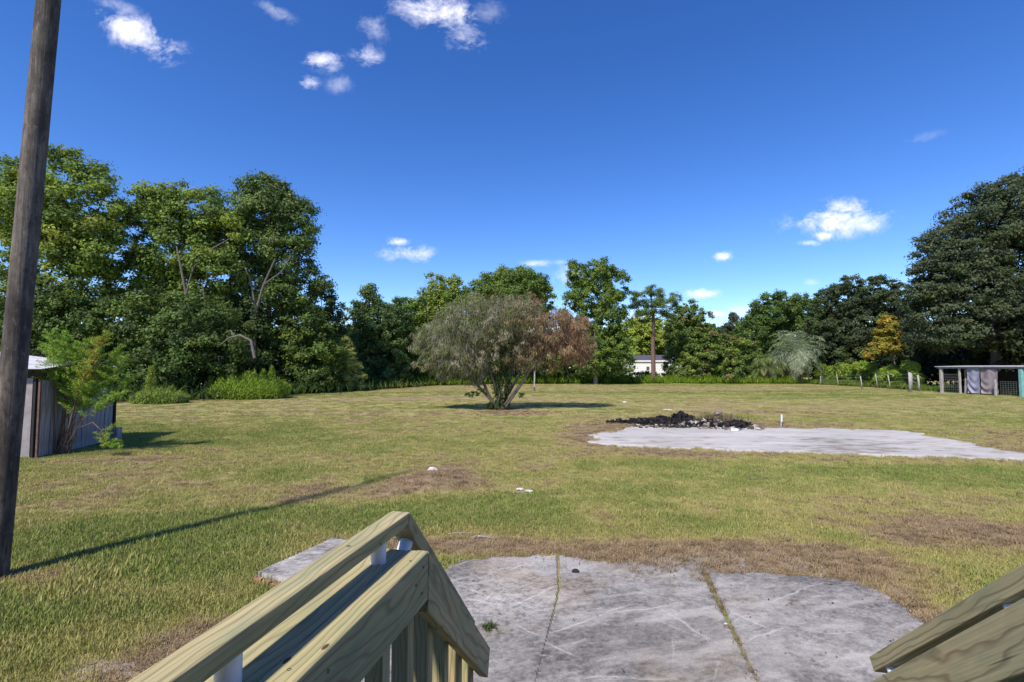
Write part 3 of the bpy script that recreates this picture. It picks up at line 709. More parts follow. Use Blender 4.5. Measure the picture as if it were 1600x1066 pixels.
# ------------------------------------------------------------------ trees
def crown_np(lobes, ncl, rcl, nleaf, lw, ll, cols, seed, droop=0.0, flat=.65, up=.45, shell=.5, rnd=.9, colf=None, gain=2.0):
    """lobes: (centre Vector, (rx,ry,rz)). returns verts, faces, colours, cluster centres"""
    rs = np.random.RandomState(seed)
    vol = np.array([l[1][0] * l[1][1] * l[1][2] for l in lobes]) ** (2 / 3); vol /= vol.sum()
    CC = []; CO = []
    for l, p in zip(lobes, vol):
        k = max(3, int(round(ncl * p)))
        dv = rs.normal(size=(k, 3)); dv /= np.linalg.norm(dv, axis=1, keepdims=True)
        rr = shell + (1.02 - shell) * rs.rand(k) ** .6
        CC.append(np.array(l[0]) + dv * rr[:, None] * np.array(l[1])); CO.append(dv)
    CC = np.concatenate(CC); CO = np.concatenate(CO); K = len(CC)
    rc = rcl * rs.uniform(.55, 1.45, K)
    per = np.maximum(6, (nleaf * (rc / rcl) ** 2).astype(int))
    idx = np.repeat(np.arange(K), per); n = len(idx)
    dv = rs.normal(size=(n, 3)); dv /= np.linalg.norm(dv, axis=1, keepdims=True)
    rr = rs.rand(n) ** .55 * (1 + .25 * rs.normal(size=n).clip(-1, 2))
    c = CC[idx] + dv * rr[:, None] * rc[idx][:, None] * np.array([1, 1, flat])
    nr = dv * .7 + CO[idx] * .45 + np.array([0, 0, up]) + rs.normal(size=(n, 3)) * rnd * .6
    axv = rs.normal(size=(n, 3)); 
    if droop: 
        axv = axv * (1 - droop) + np.array([0, 0, -2.0]) * droop; nr[:, 2] *= (1 - .8 * droop)
    s = rs.uniform(.6, 1.4, n)
    v, f = leaves(c, nr, axv, lw * s, ll * s)
    cols = np.array(cols) * gain
    ci = rs.randint(0, len(cols), K)
    if colf is not None: base = colf(CC, rs)
    else: base = cols[ci] * .55 + cols.mean(0) * .45
    col = base[idx] * rs.uniform(.72, 1.3, n)[:, None] * rs.uniform(.82, 1.2, K)[idx][:, None]
    return v, f, np.repeat(col, 4, axis=0), CC, n

def limbs(base, fork, targets, r0, seed, wig=.12, sides=6):
    rs = random.Random(seed); P = []
    n = 5; b = Vector(base); fk = Vector(fork)
    pts = [b.lerp(fk, i / n) + Vector((rs.uniform(-1, 1), rs.uniform(-1, 1), 0)) * wig * (fk - b).length * .15 * (0 < i < n) for i in range(n + 1)]
    rad = [r0 * (1.25 if i == 0 else 1 - .35 * i / n) for i in range(n + 1)]
    P.append((pts, rad))
    mains = []
    for k, t in enumerate(targets):
        t = Vector(t)
        # start from a point on the trunk or an earlier limb nearer than the fork
        st = pts[-1 if k % 3 else -2]; r = r0 * .42
        if mains and rs.random() < .6:
            m = min(mains, key=lambda q: (q[0][2] - t).length)
            st = m[0][2]; r = m[1][2] * .7
        d = t - st; mid = st + d * .35 + Vector((rs.uniform(-1, 1), rs.uniform(-1, 1), rs.uniform(.1, 1))) * d.length * wig
        mid2 = st + d * .7 + Vector((rs.uniform(-1, 1), rs.uniform(-1, 1), rs.uniform(0, 1))) * d.length * wig
        q = ([st, mid, mid2, t], [r, r * .75, r * .5, r * .18]); P.append(q)
        if k < 14: mains.append(q)
    return tubes(P, sides)

GR = {'oak': [(.050, .085, .018), (.085, .125, .022), (.036, .062, .016)], 'yel': [(.13, .165, .022), (.095, .14, .022), (.16, .17, .03)],
      'dark': [(.028, .043, .012), (.046, .066, .016), (.02, .032, .013)], 'blue': [(.036, .048, .027), (.052, .066, .038), (.024, .033, .020)],
      'mid': [(.062, .105, .024), (.05, .085, .022), (.09, .12, .026)], 'gold': [(.30, .17, .035), (.24, .23, .035), (.13, .17, .03), (.26, .20, .03)],
      'grey': [(.13, .14, .085), (.10, .115, .06), (.16, .15, .11)], 'teal': [(.03, .065, .032), (.045, .085, .035)]}
TID = [100]
def tree(name, label, bx, D, lobes, cols, ncl, rcl, nleaf, leaf=(.2, .28), fork=.45, r0=.22, bark=None, group=None, cat='tree', nlimb=16, depth=1.0, stems=None, **kw):
    """lobes in photo pixels (cx, cy, rx, ry[, depth offset m]) at distance D"""
    TID[0] += 1; seed = TID[0]
    k = D / F
    base = AT(bx, 572, D); base.z = 0
    t = empty(name, base, label, cat, group)
    LB = []
    for l in lobes:
        c = AT(l[0], l[1], D) + Vector((0, l[4] if len(l) > 4 else 0, 0)); LB.append((c, (l[2] * k, l[2] * k * .85 * depth, l[3] * k)))
    v, f, c, CC, n = crown_np(LB, int(ncl * 2.7), rcl * .66, int(nleaf * .95), leaf[0] * 1.02, leaf[1] * 1.02, cols, seed, **kw)
    o = mesh_np('crown', v, f, M_LEAF, t, col=c, loc=tuple(base)); o.location = (0, 0, 0)
    topz = max(l[0].z for l in LB); cx = sum(l[0].x for l in LB) / len(LB); cy = sum(l[0].y for l in LB) / len(LB)
    fk = Vector((base.x * .6 + cx * .4, base.y * .6 + cy * .4, topz * fork))
    rs = random.Random(seed); tg = rs.sample(list(range(len(CC))), min(nlimb, len(CC))); tg = [CC[i] for i in tg if CC[i][2] > fk.z * .8] or [CC[0]]
    if stems: 
        P = []
        for (ex, ey, r) in stems:
            e = AT(ex, ey, D); st_ = base + Vector((rs.uniform(-.25, .25), rs.uniform(-.25, .25), 0))
            m1 = st_.lerp(e, .33) + Vector((0, rs.uniform(-.3, .3), rs.uniform(-.1, .15))); m2 = st_.lerp(e, .68) + Vector((rs.uniform(-.1, .1), rs.uniform(-.3, .3), rs.uniform(0, .2)))
            P.append(([st_, m1, m2, e], [r, r * .85, r * .65, r * .4]))
            near = sorted(range(len(CC)), key=lambda i: (Vector(CC[i]) - e).length)[:6]
            for i in near:
                q = Vector(CC[i]); P.append(([e, e.lerp(q, .5) + Vector((0, 0, .15)), q], [r * .38, r * .25, r * .08]))
        tv, tf = tubes(P, 6)
    else: tv, tf = limbs(base, fk, tg, r0, seed)
    o = mesh_np('trunk', tv, tf, bark or M_BARK, t, smooth=True, loc=tuple(base)); o.location = (0, 0, 0)
    return t

WOOD = 'trees along the far edge of the yard'
# left wood edge
tree('oak_tree', 'tall leafy tree with sunlit yellow green top right of the pole', 105, 38, [(60, 330, 70, 62), (118, 335, 82, 72), (95, 255, 26, 26), (140, 280, 30, 30), (150, 385, 56, 56), (95, 440, 80, 70), (20, 300, 36, 50), (2, 400, 50, 100)], GR['yel'] + GR['oak'], 200, 1.15, 110, (.16, .22), .4, .3, group=WOOD, shell=.45)
tree('oak_tree', 'broad yellow green tree with double rounded top in the left wood', 290, 41, [(245, 325, 48, 45), (305, 330, 52, 42), (350, 372, 42, 42), (270, 390, 68, 50), (330, 430, 58, 48), (225, 440, 50, 45), (260, 480, 60, 50)], GR['yel'] + GR['oak'] + GR['mid'], 210, 1.1, 110, (.16, .22), .42, .28, M_BARKL, group=WOOD, shell=.45)
tree('oak_tree', 'tall grey green tree rising highest at the right end of the left wood', 415, 44, [(415, 325, 55, 52), (455, 350, 38, 48), (395, 380, 48, 50), (440, 410, 55, 50), (470, 455, 48, 40), (412, 300, 38, 28), (410, 460, 55, 50)], GR['oak'] + [(.10, .11, .05)] + GR['mid'][:1] + GR['dark'][:1], 210, 1.05, 115, (.15, .2), .42, .3, M_BARKL, group=WOOD, shell=.45)
def limb_part(tname, idx, D, paths):
    t = [o for o in bpy.data.objects if o.name.startswith(tname) and o.type == 'EMPTY'][idx]
    P = []
    for pts, r0 in paths:
        q = [AT(a, b, D) for a, b in pts]; P.append((q, [r0 * (1 - .65 * i / (len(q) - 1)) for i in range(len(q))]))
    for p_ in P:
        tv, tf = tubes([p_], 7); o = mesh_np('limb', tv, tf, M_LIMB, t, smooth=True, loc=tuple(t.location)); o.location = (0, 0, 0)
limb_part('oak_tree', 1, 38.2, [([(296, 560), (292, 500), (290, 455), (282, 415), (276, 385)], .17), ([(291, 460), (300, 425), (312, 400)], .09), ([(318, 520), (320, 470), (316, 440)], .09)])
limb_part('oak_tree', 2, 41.0, [([(398, 600), (397, 540), (399, 490), (412, 445), (430, 405)], .19), ([(399, 480), (392, 440), (380, 410)], .1), ([(412, 445), (440, 425), (455, 400)], .08)])
tree('understorey_tree', 'dark bushy tree under the wood behind the board shed', 110, 36, [(40, 500, 75, 75), (120, 505, 75, 65), (180, 540, 60, 60), (90, 560, 70, 50)], GR['dark'] + GR['oak'], 150, 1.0, 110, (.15, .2), .3, .18, group=WOOD, shell=.3)
tree('understorey_tree', 'mid green bushy tree with a bare curved limb in the left wood', 275, 36, [(240, 500, 62, 50), (310, 500, 60, 45), (280, 550, 75, 50), (345, 545, 45, 50), (215, 560, 45, 45), (250, 590, 60, 30)], GR['dark'] + GR['mid'], 170, .95, 110, (.14, .2), .3, .16, M_BARKL, group=WOOD, shell=.3)
limb_part('understorey_tree', 1, 33.6, [([(398, 560), (392, 532), (375, 524), (358, 528), (348, 536)], .11), ([(366, 526), (360, 516), (352, 520)], .06)])
tree('understorey_tree', 'dark evergreen with golden green top left of the cone shaped tree', 465, 44, [(470, 505, 42, 32), (440, 540, 55, 48), (490, 550, 45, 52), (420, 580, 50, 34), (475, 592, 55, 22)], GR['oak'] + GR['yel'][:1] + GR['dark'], 160, .85, 110, (.14, .2), .3, .16, group=WOOD, shell=.35)
tree('understorey_tree', 'dark rounded tree in the gap under the tall grey green tree', 385, 42, [(385, 520, 40, 60), (380, 575, 50, 40), (345, 480, 40, 40)], GR['dark'], 110, .95, 110, (.14, .2), .4, .16, group=WOOD, shell=.3)
tree('willow_tree', 'blue green airy tree leaning right beyond the tall left wood', 510, 50, [(500, 470, 26, 34), (520, 500, 20, 34), (530, 530, 20, 40), (505, 540, 30, 50)], GR['dark'] + GR['teal'], 80, .7, 60, (.13, .22), .4, .14, group=WOOD, shell=.4)
tree('cone_tree', 'small cone shaped yellow green conifer at the edge of the lawn', 543, 47, [(541, 533, 8, 12), (541, 552, 15, 15), (543, 572, 22, 15), (544, 590, 29, 13), (545, 602, 30, 8)], [(.19, .21, .05), (.22, .22, .07), (.12, .15, .035)], 150, .36, 90, (.08, .16), .8, .1, cat='conifer', shell=.1, droop=.3, nlimb=30, flat=.5)
tree('understorey_tree', 'dark green tree with a narrow top just right of the cone tree', 590, 56, [(577, 465, 20, 26), (560, 500, 30, 30), (590, 505, 46, 38), (615, 500, 26, 34), (600, 550, 44, 40), (570, 560, 40, 42), (622, 500, 18, 26), (600, 585, 48, 18)], GR['dark'] + GR['teal'] + GR['mid'], 190, .9, 100, (.16, .22), .4, .18, group=WOOD, shell=.4)
tree('understorey_tree', 'light green bushy tree between the narrow topped dark tree and the twin topped tree', 640, 60, [(632, 495, 26, 30), (650, 520, 34, 36), (625, 550, 30, 40), (665, 560, 34, 34)], GR['mid'] + GR['yel'][:1], 160, .85, 100, (.16, .22), .4, .16, group=WOOD, shell=.25)
tree('twin_top_tree', 'light green tree with two pointed tops left of the pale bush', 688, 62, [(680, 452, 18, 28), (706, 454, 17, 26), (668, 488, 38, 34), (700, 485, 40, 38), (730, 480, 24, 30), (645, 495, 22, 28), (660, 540, 45, 48), (715, 540, 45, 48)], GR['yel'] + GR['mid'], 330, .8, 85, (.16, .22), .4, .18, group=WOOD, shell=.3, flat=.9)
tree('oak_tree', 'round topped green oak standing right behind the pale bush', 800, 66, [(800, 450, 58, 34), (765, 462, 40, 32), (835, 462, 32, 40), (800, 440, 40, 24), (790, 480, 66, 40), (800, 515, 65, 40), (760, 550, 50, 40), (840, 550, 50, 42)], GR['oak'] + GR['mid'] + GR['yel'][:1], 560, .8, 105, (.16, .22), .35, .3, group=WOOD, shell=.25, flat=.9)
tree('oak_tree', 'tall open crowned green oak left of the pine', 930, 64, [(905, 432, 26, 24), (935, 425, 30, 22), (962, 445, 24, 26), (925, 465, 45, 28), (900, 500, 30, 30), (950, 500, 36, 34), (925, 545, 50, 42), (965, 555, 30, 36)], GR['mid'] + GR['oak'] + GR['yel'][:1], 340, .7, 80, (.16, .22), .45, .3, M_BARKL, group=WOOD, shell=.4, flat=.85)
tree('bushy_tree', 'pale yellow green bushy tree behind the white mobile home', 1000, 98, [(990, 540, 40, 40), (1035, 535, 40, 36), (1010, 510, 25, 24), (1070, 545, 30, 40), (960, 560, 30, 30)], GR['yel'], 170, 1.4, 90, (.3, .4), .4, .2, group=WOOD, shell=.3)
tree('mixed_tree', 'brownish green tree beside the pine trunk right of the mobile home', 1085, 72, [(1075, 490, 22, 20), (1090, 505, 24, 24), (1060, 520, 24, 30), (1080, 545, 36, 36), (1062, 570, 26, 24)], GR['oak'] + GR['mid'] + [(.12, .09, .04)], 160, .8, 90, (.17, .24), .4, .2, group=WOOD, shell=.4)
tree('mixed_shrub', 'olive shrubbery with bare twigs left of the palms', 1130, 68, [(1112, 535, 26, 26), (1160, 540, 24, 26), (1105, 555, 36, 30), (1140, 550, 34, 34), (1165, 565, 28, 26), (1085, 580, 28, 16), (1130, 582, 50, 14)], GR['oak'] + GR['mid'] + GR['yel'][:1] + [(.13, .09, .05)], 190, .7, 80, (.16, .22), .4, .1, cat='shrub', group=WOOD, shell=.2)
tree('slender_pine', 'thin dark pine far off against the low clouds', 1145, 92, [(1148, 497, 9, 9), (1138, 512, 12, 10), (1155, 515, 10, 10), (1130, 530, 14, 12), (1150, 535, 18, 14)], GR['blue'], 60, .8, 50, (.22, .3), .8, .14, M_PINEB, group=WOOD, shell=.2)
tree('round_oak', 'dome shaped green oak behind the silvery palm', 1225, 76, [(1215, 490, 50, 34), (1255, 488, 36, 28), (1190, 520, 38, 34), (1240, 530, 55, 40), (1180, 550, 30, 34), (1280, 520, 24, 38)], GR['oak'] + GR['dark'][:1] + GR['mid'][:2], 380, .85, 105, (.17, .23), .35, .3, group=WOOD, shell=.45, flat=.85)
tree('moss_oak', 'blue grey green oak with hanging moss right of the dome shaped oak', 1350, 66, [(1345, 465, 55, 36), (1310, 480, 40, 34), (1395, 478, 40, 40), (1290, 520, 34, 38), (1350, 520, 65, 36), (1410, 530, 40, 36), (1320, 552, 45, 22), (1385, 555, 45, 18)], GR['blue'] + GR['dark'], 400, .8, 105, (.16, .24), .35, .35, M_BARKL, group=WOOD, shell=.5, droop=.15)
tree('giant_oak', 'huge dark spreading oak filling the right edge of the photo', 1560, 47, [(1560, 345, 75, 62), (1620, 330, 90, 70), (1500, 395, 62, 52), (1470, 440, 50, 42), (1450, 485, 42, 40), (1520, 460, 75, 50), (1590, 430, 90, 60), (1640, 480, 90, 70), (1555, 510, 80, 36), (1480, 520, 46, 28)], GR['blue'] + GR['dark'][:1] + [(.06, .07, .03)], 560, 1.1, 115, (.13, .26), .3, .6, group=WOOD, shell=.5, droop=.12, flat=.5)
tree('autumn_tree', 'small orange and yellow tree behind the right fence', 1402, 54, [(1388, 505, 15, 12), (1382, 520, 16, 12), (1396, 528, 13, 12), (1378, 542, 18, 9), (1360, 553, 13, 8), (1400, 545, 12, 8)], GR['gold'], 80, .42, 85, (.13, .18), .7, .09, M_BARKL, shell=.2, gain=1.45)
# burnt and ailing bush in the middle of the yard
def bushcol(CC, rs):
    u = np.array([(c[0] / c[1]) * F + 800 for c in CC]); n = len(u)
    k = np.clip((u - 770 + rs.normal(0, 28, n)) / 120, 0, 1)[:, None]
    g = np.array([(.19, .21, .08), (.25, .24, .15), (.13, .16, .05), (.30, .28, .21)])[rs.randint(0, 4, n)]
    b = np.array([(.34, .21, .12), (.40, .27, .17), (.25, .145, .085)])[rs.randint(0, 3, n)]
    return g * (1 - k) + b * k
tree('dying_bush', 'wide half dead bush, grey green left and brown right, in the middle of the yard', 783, 26.6,
     [(690, 575, 34, 22), (740, 582, 34, 20), (700, 535, 52, 42), (745, 500, 62, 42), (800, 490, 55, 38), (850, 515, 50, 36), (880, 515, 44, 34), (895, 538, 38, 34), (865, 545, 34, 34), (720, 560, 52, 26), (668, 545, 28, 38), (780, 540, 60, 40), (830, 552, 34, 22), (905, 552, 24, 20)],
     GR['grey'], 330, .33, 60, (.030, .17), stems=[(735, 570, .11), (700, 545, .08), (752, 545, .09), (775, 560, .1), (795, 540, .08), (820, 565, .12), (848, 555, .09), (870, 530, .07), (762, 500, .06), (812, 500, .06), (790, 580, .07)], bark=M_BARK,
     cat='bush', shell=.25, droop=.55, flat=.9, rnd=1.1, colf=bushcol)
bush = bpy.data.objects['dying_bush']
# thin hanging twigs over the bush, and green suckers round the stems
def twigs(parent, D, boxes, n, L, w, cols, seed, name='twigs'):
    rs = np.random.RandomState(seed); C = []; A = []
    for (cx, cy, rx, ry, wt) in boxes:
        c = AT(cx, cy, D); k = D / F; m = int(n * wt)
        dv = rs.normal(size=(m, 3)); dv /= np.linalg.norm(dv, axis=1, keepdims=True)
        C.append(np.array(c) + dv * np.array([rx * k, rx * k * .8, ry * k]) * rs.uniform(.6, 1.02, m)[:, None]); A.append(dv)
    C = np.concatenate(C); A = np.concatenate(A); m = len(C)
    ax = np.array([0, 0, -1.0]) + A * np.array([.8, .8, .5]) + rs.normal(size=(m, 3)) * .35
    v, f = leaves(C, rs.normal(size=(m, 3)), ax, np.full(m, w), rs.uniform(.5, 1.5, m) * L)
    c = np.array(cols)[rs.randint(0, len(cols), m)] * rs.uniform(.7, 1.25, m)[:, None]
    o = mesh_np(name, v, f, M_LEAF, parent, col=np.repeat(c, 4, axis=0), loc=tuple(parent.location)); o.location = (0, 0, 0); return o
twigs(bush, 26.6, [(700, 540, 55, 46, .3), (745, 505, 64, 44, .3), (800, 500, 56, 40, .2), (720, 565, 56, 30, .2)], 9000, .55, .016, [(.30, .29, .20), (.22, .23, .13), (.34, .32, .27), (.20, .22, .10)], 4, 'grey_twigs')
twigs(bush, 26.6, [(860, 520, 56, 40, .5), (900, 540, 34, 36, .3), (820, 560, 36, 26, .2)], 4200, .40, .016, [(.30, .20, .15), (.2, .12, .09)], 5, 'brown_twigs')
twigs(bush, 26.6, [(783, 600, 16, 34, .5), (790, 560, 26, 26, .3), (778, 634, 20, 8, .2)], 2600, .2, .05, [(.05, .09, .025), (.08, .12, .03), (.03, .055, .02)], 6, 'green_suckers')
twigs(bush, 26.3, [(738, 616, 14, 4, .6), (815, 618, 6, 4, .2), (752, 609, 6, 3, .2)], 160, .16, .09, [(.08, .13, .03), (.05, .09, .02)], 9, 'low_leaves')

# pine
pine = empty('pine_tree', AT(1021, 572, 67).xy.to_3d(), 'tall slender pine with reddish trunk in front of the mobile home', 'pine')
pc = [(1015, 455, 14, 8), (995, 462, 11, 7), (1032, 458, 11, 7), (1050, 468, 12, 7), (990, 480, 9, 6), (1008, 475, 13, 8), (1028, 474, 14, 8), (1057, 476, 8, 6), (1000, 492, 12, 6), (1040, 488, 12, 7), (1018, 487, 10, 6), (985, 472, 7, 5), (1048, 496, 8, 5), (1012, 500, 9, 4)]
LB = [(AT(a, b, 67) + Vector((0, R.uniform(-1.6, 1.6), 0)), (c * 67 / F, c * 67 / F, d_ * 67 / F)) for a, b, c, d_ in pc]
v, f, c, CC, n = crown_np(LB, 110, .55, 120, .06, .34, [(.06, .10, .02), (.10, .135, .03), (.04, .07, .02)], 77, shell=.2, up=.7, rnd=1.4)
o = mesh_np('crown', v, f, M_LEAF, pine, col=c, loc=tuple(pine.location)); o.location = (0, 0, 0)
pz = [AT(1021, 590, 67), AT(1020.5, 560, 67), AT(1020, 530, 67), AT(1021, 505, 67), AT(1019, 480, 67), AT(1016, 455, 67)]; pz[0].z = -.1
P = [(pz, [.34, .30, .27, .23, .16, .06])]
for l in LB:
    s0 = pz[3] if l[0].z < pz[4].z + .3 else pz[4]; s0 = s0.lerp(pz[4], R.random() * .8)
    P.append(([s0, s0.lerp(l[0], .5) + Vector((0, 0, -.25)), l[0]], [.09, .06, .03]))
tv, tf = tubes(P, 7); o = mesh_np('trunk', tv, tf, M_PINEB, pine, smooth=True, loc=tuple(pine.location)); o.location = (0, 0, 0)

# palms
def palm(name, label, bx, by, D, hcx, hcy, nf, L, cols, seed, drop=.6, tr=.18, dead=8, curve=1.0):
    base = AT(bx, 572, D); base.z = 0; hub = AT(hcx, hcy, D); t = empty(name, base, label, 'palm'); rs = np.random.RandomState(seed)
    tv, tf = tubes([([base, base.lerp(hub, .5) + Vector((.05, 0, 0)), hub], [tr * 1.3, tr * 1.1, tr])], 8)
    o = mesh_np('trunk', tv, tf, M_BARK, t, smooth=True, loc=tuple(base)); o.location = (0, 0, 0)
    for i in range(nf + dead):
        az = i * 2.399 + rs.uniform(-.2, .2); isd = i >= nf
        el = rs.uniform(.0, 1.45) if not isd else rs.uniform(-1.3, -.8); ln = L * rs.uniform(.8, 1.15) * (.75 if isd else 1)
        p = Vector(hub); d_ = Vector((math.cos(az) * math.cos(el), math.sin(az) * math.cos(el), math.sin(el))); pts = [p.copy()]; NSG = 12
        for k in range(NSG):
            d_ = (d_ + Vector((0, 0, -.16 * curve * (1 if not isd else .4)))).normalized(); p = p + d_ * ln / NSG; pts.append(p.copy())
        C = []; N = []; A = []; Wd = []; Ln = []
        for k in range(1, NSG + 1):
            tg = (pts[k] - pts[k - 1]).normalized(); sd_ = tg.cross(Vector((0, 0, 1))); sd_ = sd_.normalized() if sd_.length > .05 else Vector((1, 0, 0)); up_ = sd_.cross(tg)
            ll = ln * .30 * math.sin(math.pi * (.15 + .8 * k / NSG)) + .1
            for h in (0, .5):
                q = pts[k - 1].lerp(pts[k], h)
                for sg in (-1, 1):
                    a = (sd_ * sg + tg * .7 + up_ * rs.uniform(-.1, .5) - Vector((0, 0, drop))).normalized()
                    C.append(tuple(q + a * ll / 2)); N.append(tuple(up_ + Vector(rs.normal(0, .3, 3)))); A.append(tuple(a)); Wd.append(.055); Ln.append(ll)
            C.append(tuple(pts[k - 1].lerp(pts[k], .5))); N.append(tuple(up_)); A.append(tuple(tg)); Wd.append(.06); Ln.append(ln / NSG * 1.6)
        v, f = leaves(np.array(C), np.array(N), np.array(A), np.array(Wd), np.array(Ln))
        base_c = np.array(cols[rs.randint(len(cols))]) if not isd else np.array((.17, .11, .075)) * rs.uniform(.6, 1.2)
        cc = base_c * rs.uniform(.75, 1.2, len(C))[:, None]
        o = mesh_np('frond' if not isd else 'dead_frond', v, f, M_LEAF, t, col=np.repeat(cc, 4, axis=0), loc=tuple(base)); o.location = (0, 0, 0)
    return t
palm('pindo_palm', 'silvery grey green palm with arching fronds and brown hanging dead leaves', 1247, 597, 66, 1245, 550, 60, 4.6, [(.36, .43, .30), (.27, .34, .21), (.43, .49, .35)], 1, .45, .28, 12, 1.35)
palm('pindo_palm', 'lower yellow green palm left of the silvery palm', 1195, 590, 67, 1195, 568, 42, 3.5, [(.22, .30, .09), (.30, .34, .12), (.16, .22, .08)], 2, .7, .22, 12, 1.5)
palm('pindo_palm', 'small green palm half hidden left behind the silvery palm', 1218, 590, 70, 1213, 560, 20, 2.2, [(.16, .22, .12), (.10, .15, .08)], 3, .6, .2, 6, 1.3)

# ------------------------------------------------------------------ hedges, weeds, tall grass
def strip_blades(name, label, segs, n, h, w, cols, seed, cat='grass', kind='stuff', dep=2.0, lean=.35, group=None):
    """upright blades along ground polylines (world xy)"""
    rs = np.random.RandomState(seed); P = np.array(segs); ln = np.hypot(*(P[1:] - P[:-1]).T); cum = np.concatenate([[0], np.cumsum(ln)])
    t = rs.rand(n) * cum[-1]; k = np.clip(np.searchsorted(cum, t) - 1, 0, len(ln) - 1); f = (t - cum[k]) / ln[k]
    p = P[k] + (P[k + 1] - P[k]) * f[:, None] + rs.normal(size=(n, 2)) * dep * .5
    env = fbm(p[:, 0] * .8, p[:, 1] * .8, 4, .6); hh = h * (.45 + 1.1 * env) * rs.uniform(.6, 1.2, n)
    ax = np.stack([rs.normal(0, lean, n), rs.normal(0, lean, n), np.ones(n)], 1)
    c = np.stack([p[:, 0], p[:, 1], hh * .5], 1)
    c[:, 2] = hh * rs.uniform(.3, .6, n)
    v, fq = leaves(c, rs.normal(size=(n, 3)) * np.array([1, 1, .3]) + np.array([0, -.4, .3]), ax, np.full(n, w) * rs.uniform(.6, 1.4, n), hh * rs.uniform(.5, 1.1, n))
    cl = np.array(cols)[rs.randint(0, len(cols), n)] * rs.uniform(.7, 1.25, n)[:, None]
    o = mesh_np(name, v, fq, M_BLADE, None, col=np.repeat(cl, 4, axis=0)); return tag(o, label, cat, group, kind)
w2 = lambda a, b: tuple(G(a, b).xy)
strip_blades('tall_grass', 'strip of tall bright green grass along the far edge of the lawn', [(-13.0, 60), (-6, 64), (0, 67), (10, 68), (26, 68), (38.5, 67)], 34000, 1.15, .07, [(.13, .21, .015), (.10, .18, .015), (.17, .24, .02)], 1, dep=2.4)
strip_blades('tall_grass', 'yellowish long grass at the foot of the trees left of the bush', [(-16, 50), (-14, 56), (-11, 62), (-5, 65)], 9000, .9, .07, [(.26, .32, .05), (.32, .32, .08), (.18, .27, .04)], 2, dep=2.5)
strip_blades('tall_grass', 'green weeds growing round the open coop', [(40.6, 47.5), (41, 44), (41.6, 40), (42, 36)], 7000, .55, .05, [(.08, .15, .03), (.12, .18, .03)], 3, dep=1.1)
strip_blades('tall_grass', 'green weeds along the foot of the right fence', [(40.9, 66), (41.2, 60), (41.1, 54), (40.8, 49)], 14000, .75, .07, [(.10, .17, .025), (.14, .18, .03)], 4, dep=1.0)
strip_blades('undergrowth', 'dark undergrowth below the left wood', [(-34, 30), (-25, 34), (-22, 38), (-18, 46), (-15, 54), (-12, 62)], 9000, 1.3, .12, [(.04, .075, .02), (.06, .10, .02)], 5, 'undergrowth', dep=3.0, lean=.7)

def hedge(name, label, pts, hgt, dep, n, cols, seed, leaf=(.13, .18), zf=1.0, cat='hedge', group=None):
    rs = np.random.RandomState(seed); P = np.array(pts); ln = np.hypot(*(P[1:] - P[:-1]).T); cum = np.concatenate([[0], np.cumsum(ln)])
    K = max(10, int(cum[-1] * 9)); t = rs.rand(K) * cum[-1]; k = np.clip(np.searchsorted(cum, t) - 1, 0, len(ln) - 1); f = (t - cum[k]) / ln[k]
    cxy = P[k] + (P[k + 1] - P[k]) * f[:, None] + rs.normal(size=(K, 2)) * dep * .3
    cz = hgt * (.15 + .8 * rs.rand(K) ** .8) * (.7 + .6 * fbm(cxy[:, 0] * .5, cxy[:, 1] * .5, 3)); rc = rs.uniform(.25, .5, K) * hgt * .55
    idx = rs.randint(0, K, n); dv = rs.normal(size=(n, 3)); dv /= np.linalg.norm(dv, axis=1, keepdims=True)
    c = np.stack([cxy[idx, 0], cxy[idx, 1], cz[idx]], 1) + dv * (rs.rand(n) ** .5 * rc[idx])[:, None]; c[:, 2] = np.abs(c[:, 2])
    nr = dv + np.array([0, 0, .5]) + rs.normal(size=(n, 3)) * .6; s = rs.uniform(.6, 1.4, n)
    v, fq = leaves(c, nr, rs.normal(size=(n, 3)), leaf[0] * s, leaf[1] * s)
    cl = (np.array(cols)[rs.randint(0, len(cols), K)])[idx] * rs.uniform(.7, 1.3, n)[:, None]
    o = mesh_np(name, v, fq, M_LEAF, None, col=np.repeat(cl, 4, axis=0)); return tag(o, label, cat, group)
hedge('vine_hedge', 'low dark vine hedge in front of the white mobile home', [(1, 71), (9, 71.5), (24, 72), (34, 71)], 1.45, 1.0, 17000, [(.05, .09, .02), (.09, .13, .025), (.04, .06, .02), (.12, .08, .05)], 1)
hedge('vine_hedge', 'bright green grape vines hanging over the right fence', [(41.9, 66.5), (41.8, 60), (41.6, 54), (41.2, 49.0)], 2.45, 1.0, 85000, [(.21, .33, .04), (.28, .36, .05), (.13, .21, .035)], 2)
hedge('shrub', 'leafy green shrub growing between the leaning posts of the right fence', [(41.0, 54.5), (40.9, 51.5)], 1.9, .8, 9000, [(.17, .30, .04), (.24, .34, .05)], 12, cat='shrub')
hedge('brush', 'brown and green brush behind the tall grass left of the bush', [(-12, 64), (-5, 69), (3, 71)], 2.2, 2.0, 9000, [(.06, .10, .02), (.10, .12, .03), (.14, .15, .03)], 3)
hedge('thicket', 'dark shaded thicket under the giant oak behind the coop', [(47, 36), (49, 48), (50, 58), (47, 68), (40, 74)], 5.0, 5.0, 26000, [(.03, .045, .02), (.045, .065, .025)], 8, leaf=(.3, .4), cat='thicket')
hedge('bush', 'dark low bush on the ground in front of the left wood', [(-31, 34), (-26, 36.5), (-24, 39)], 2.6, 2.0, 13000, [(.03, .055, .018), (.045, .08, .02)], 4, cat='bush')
hedge('bush', 'dark leafy bush between the weed clump and the cone tree', [(-20.5, 41), (-18.5, 47)], 2.4, 2.0, 9000, [(.035, .06, .02), (.05, .085, .025)], 5, cat='bush')

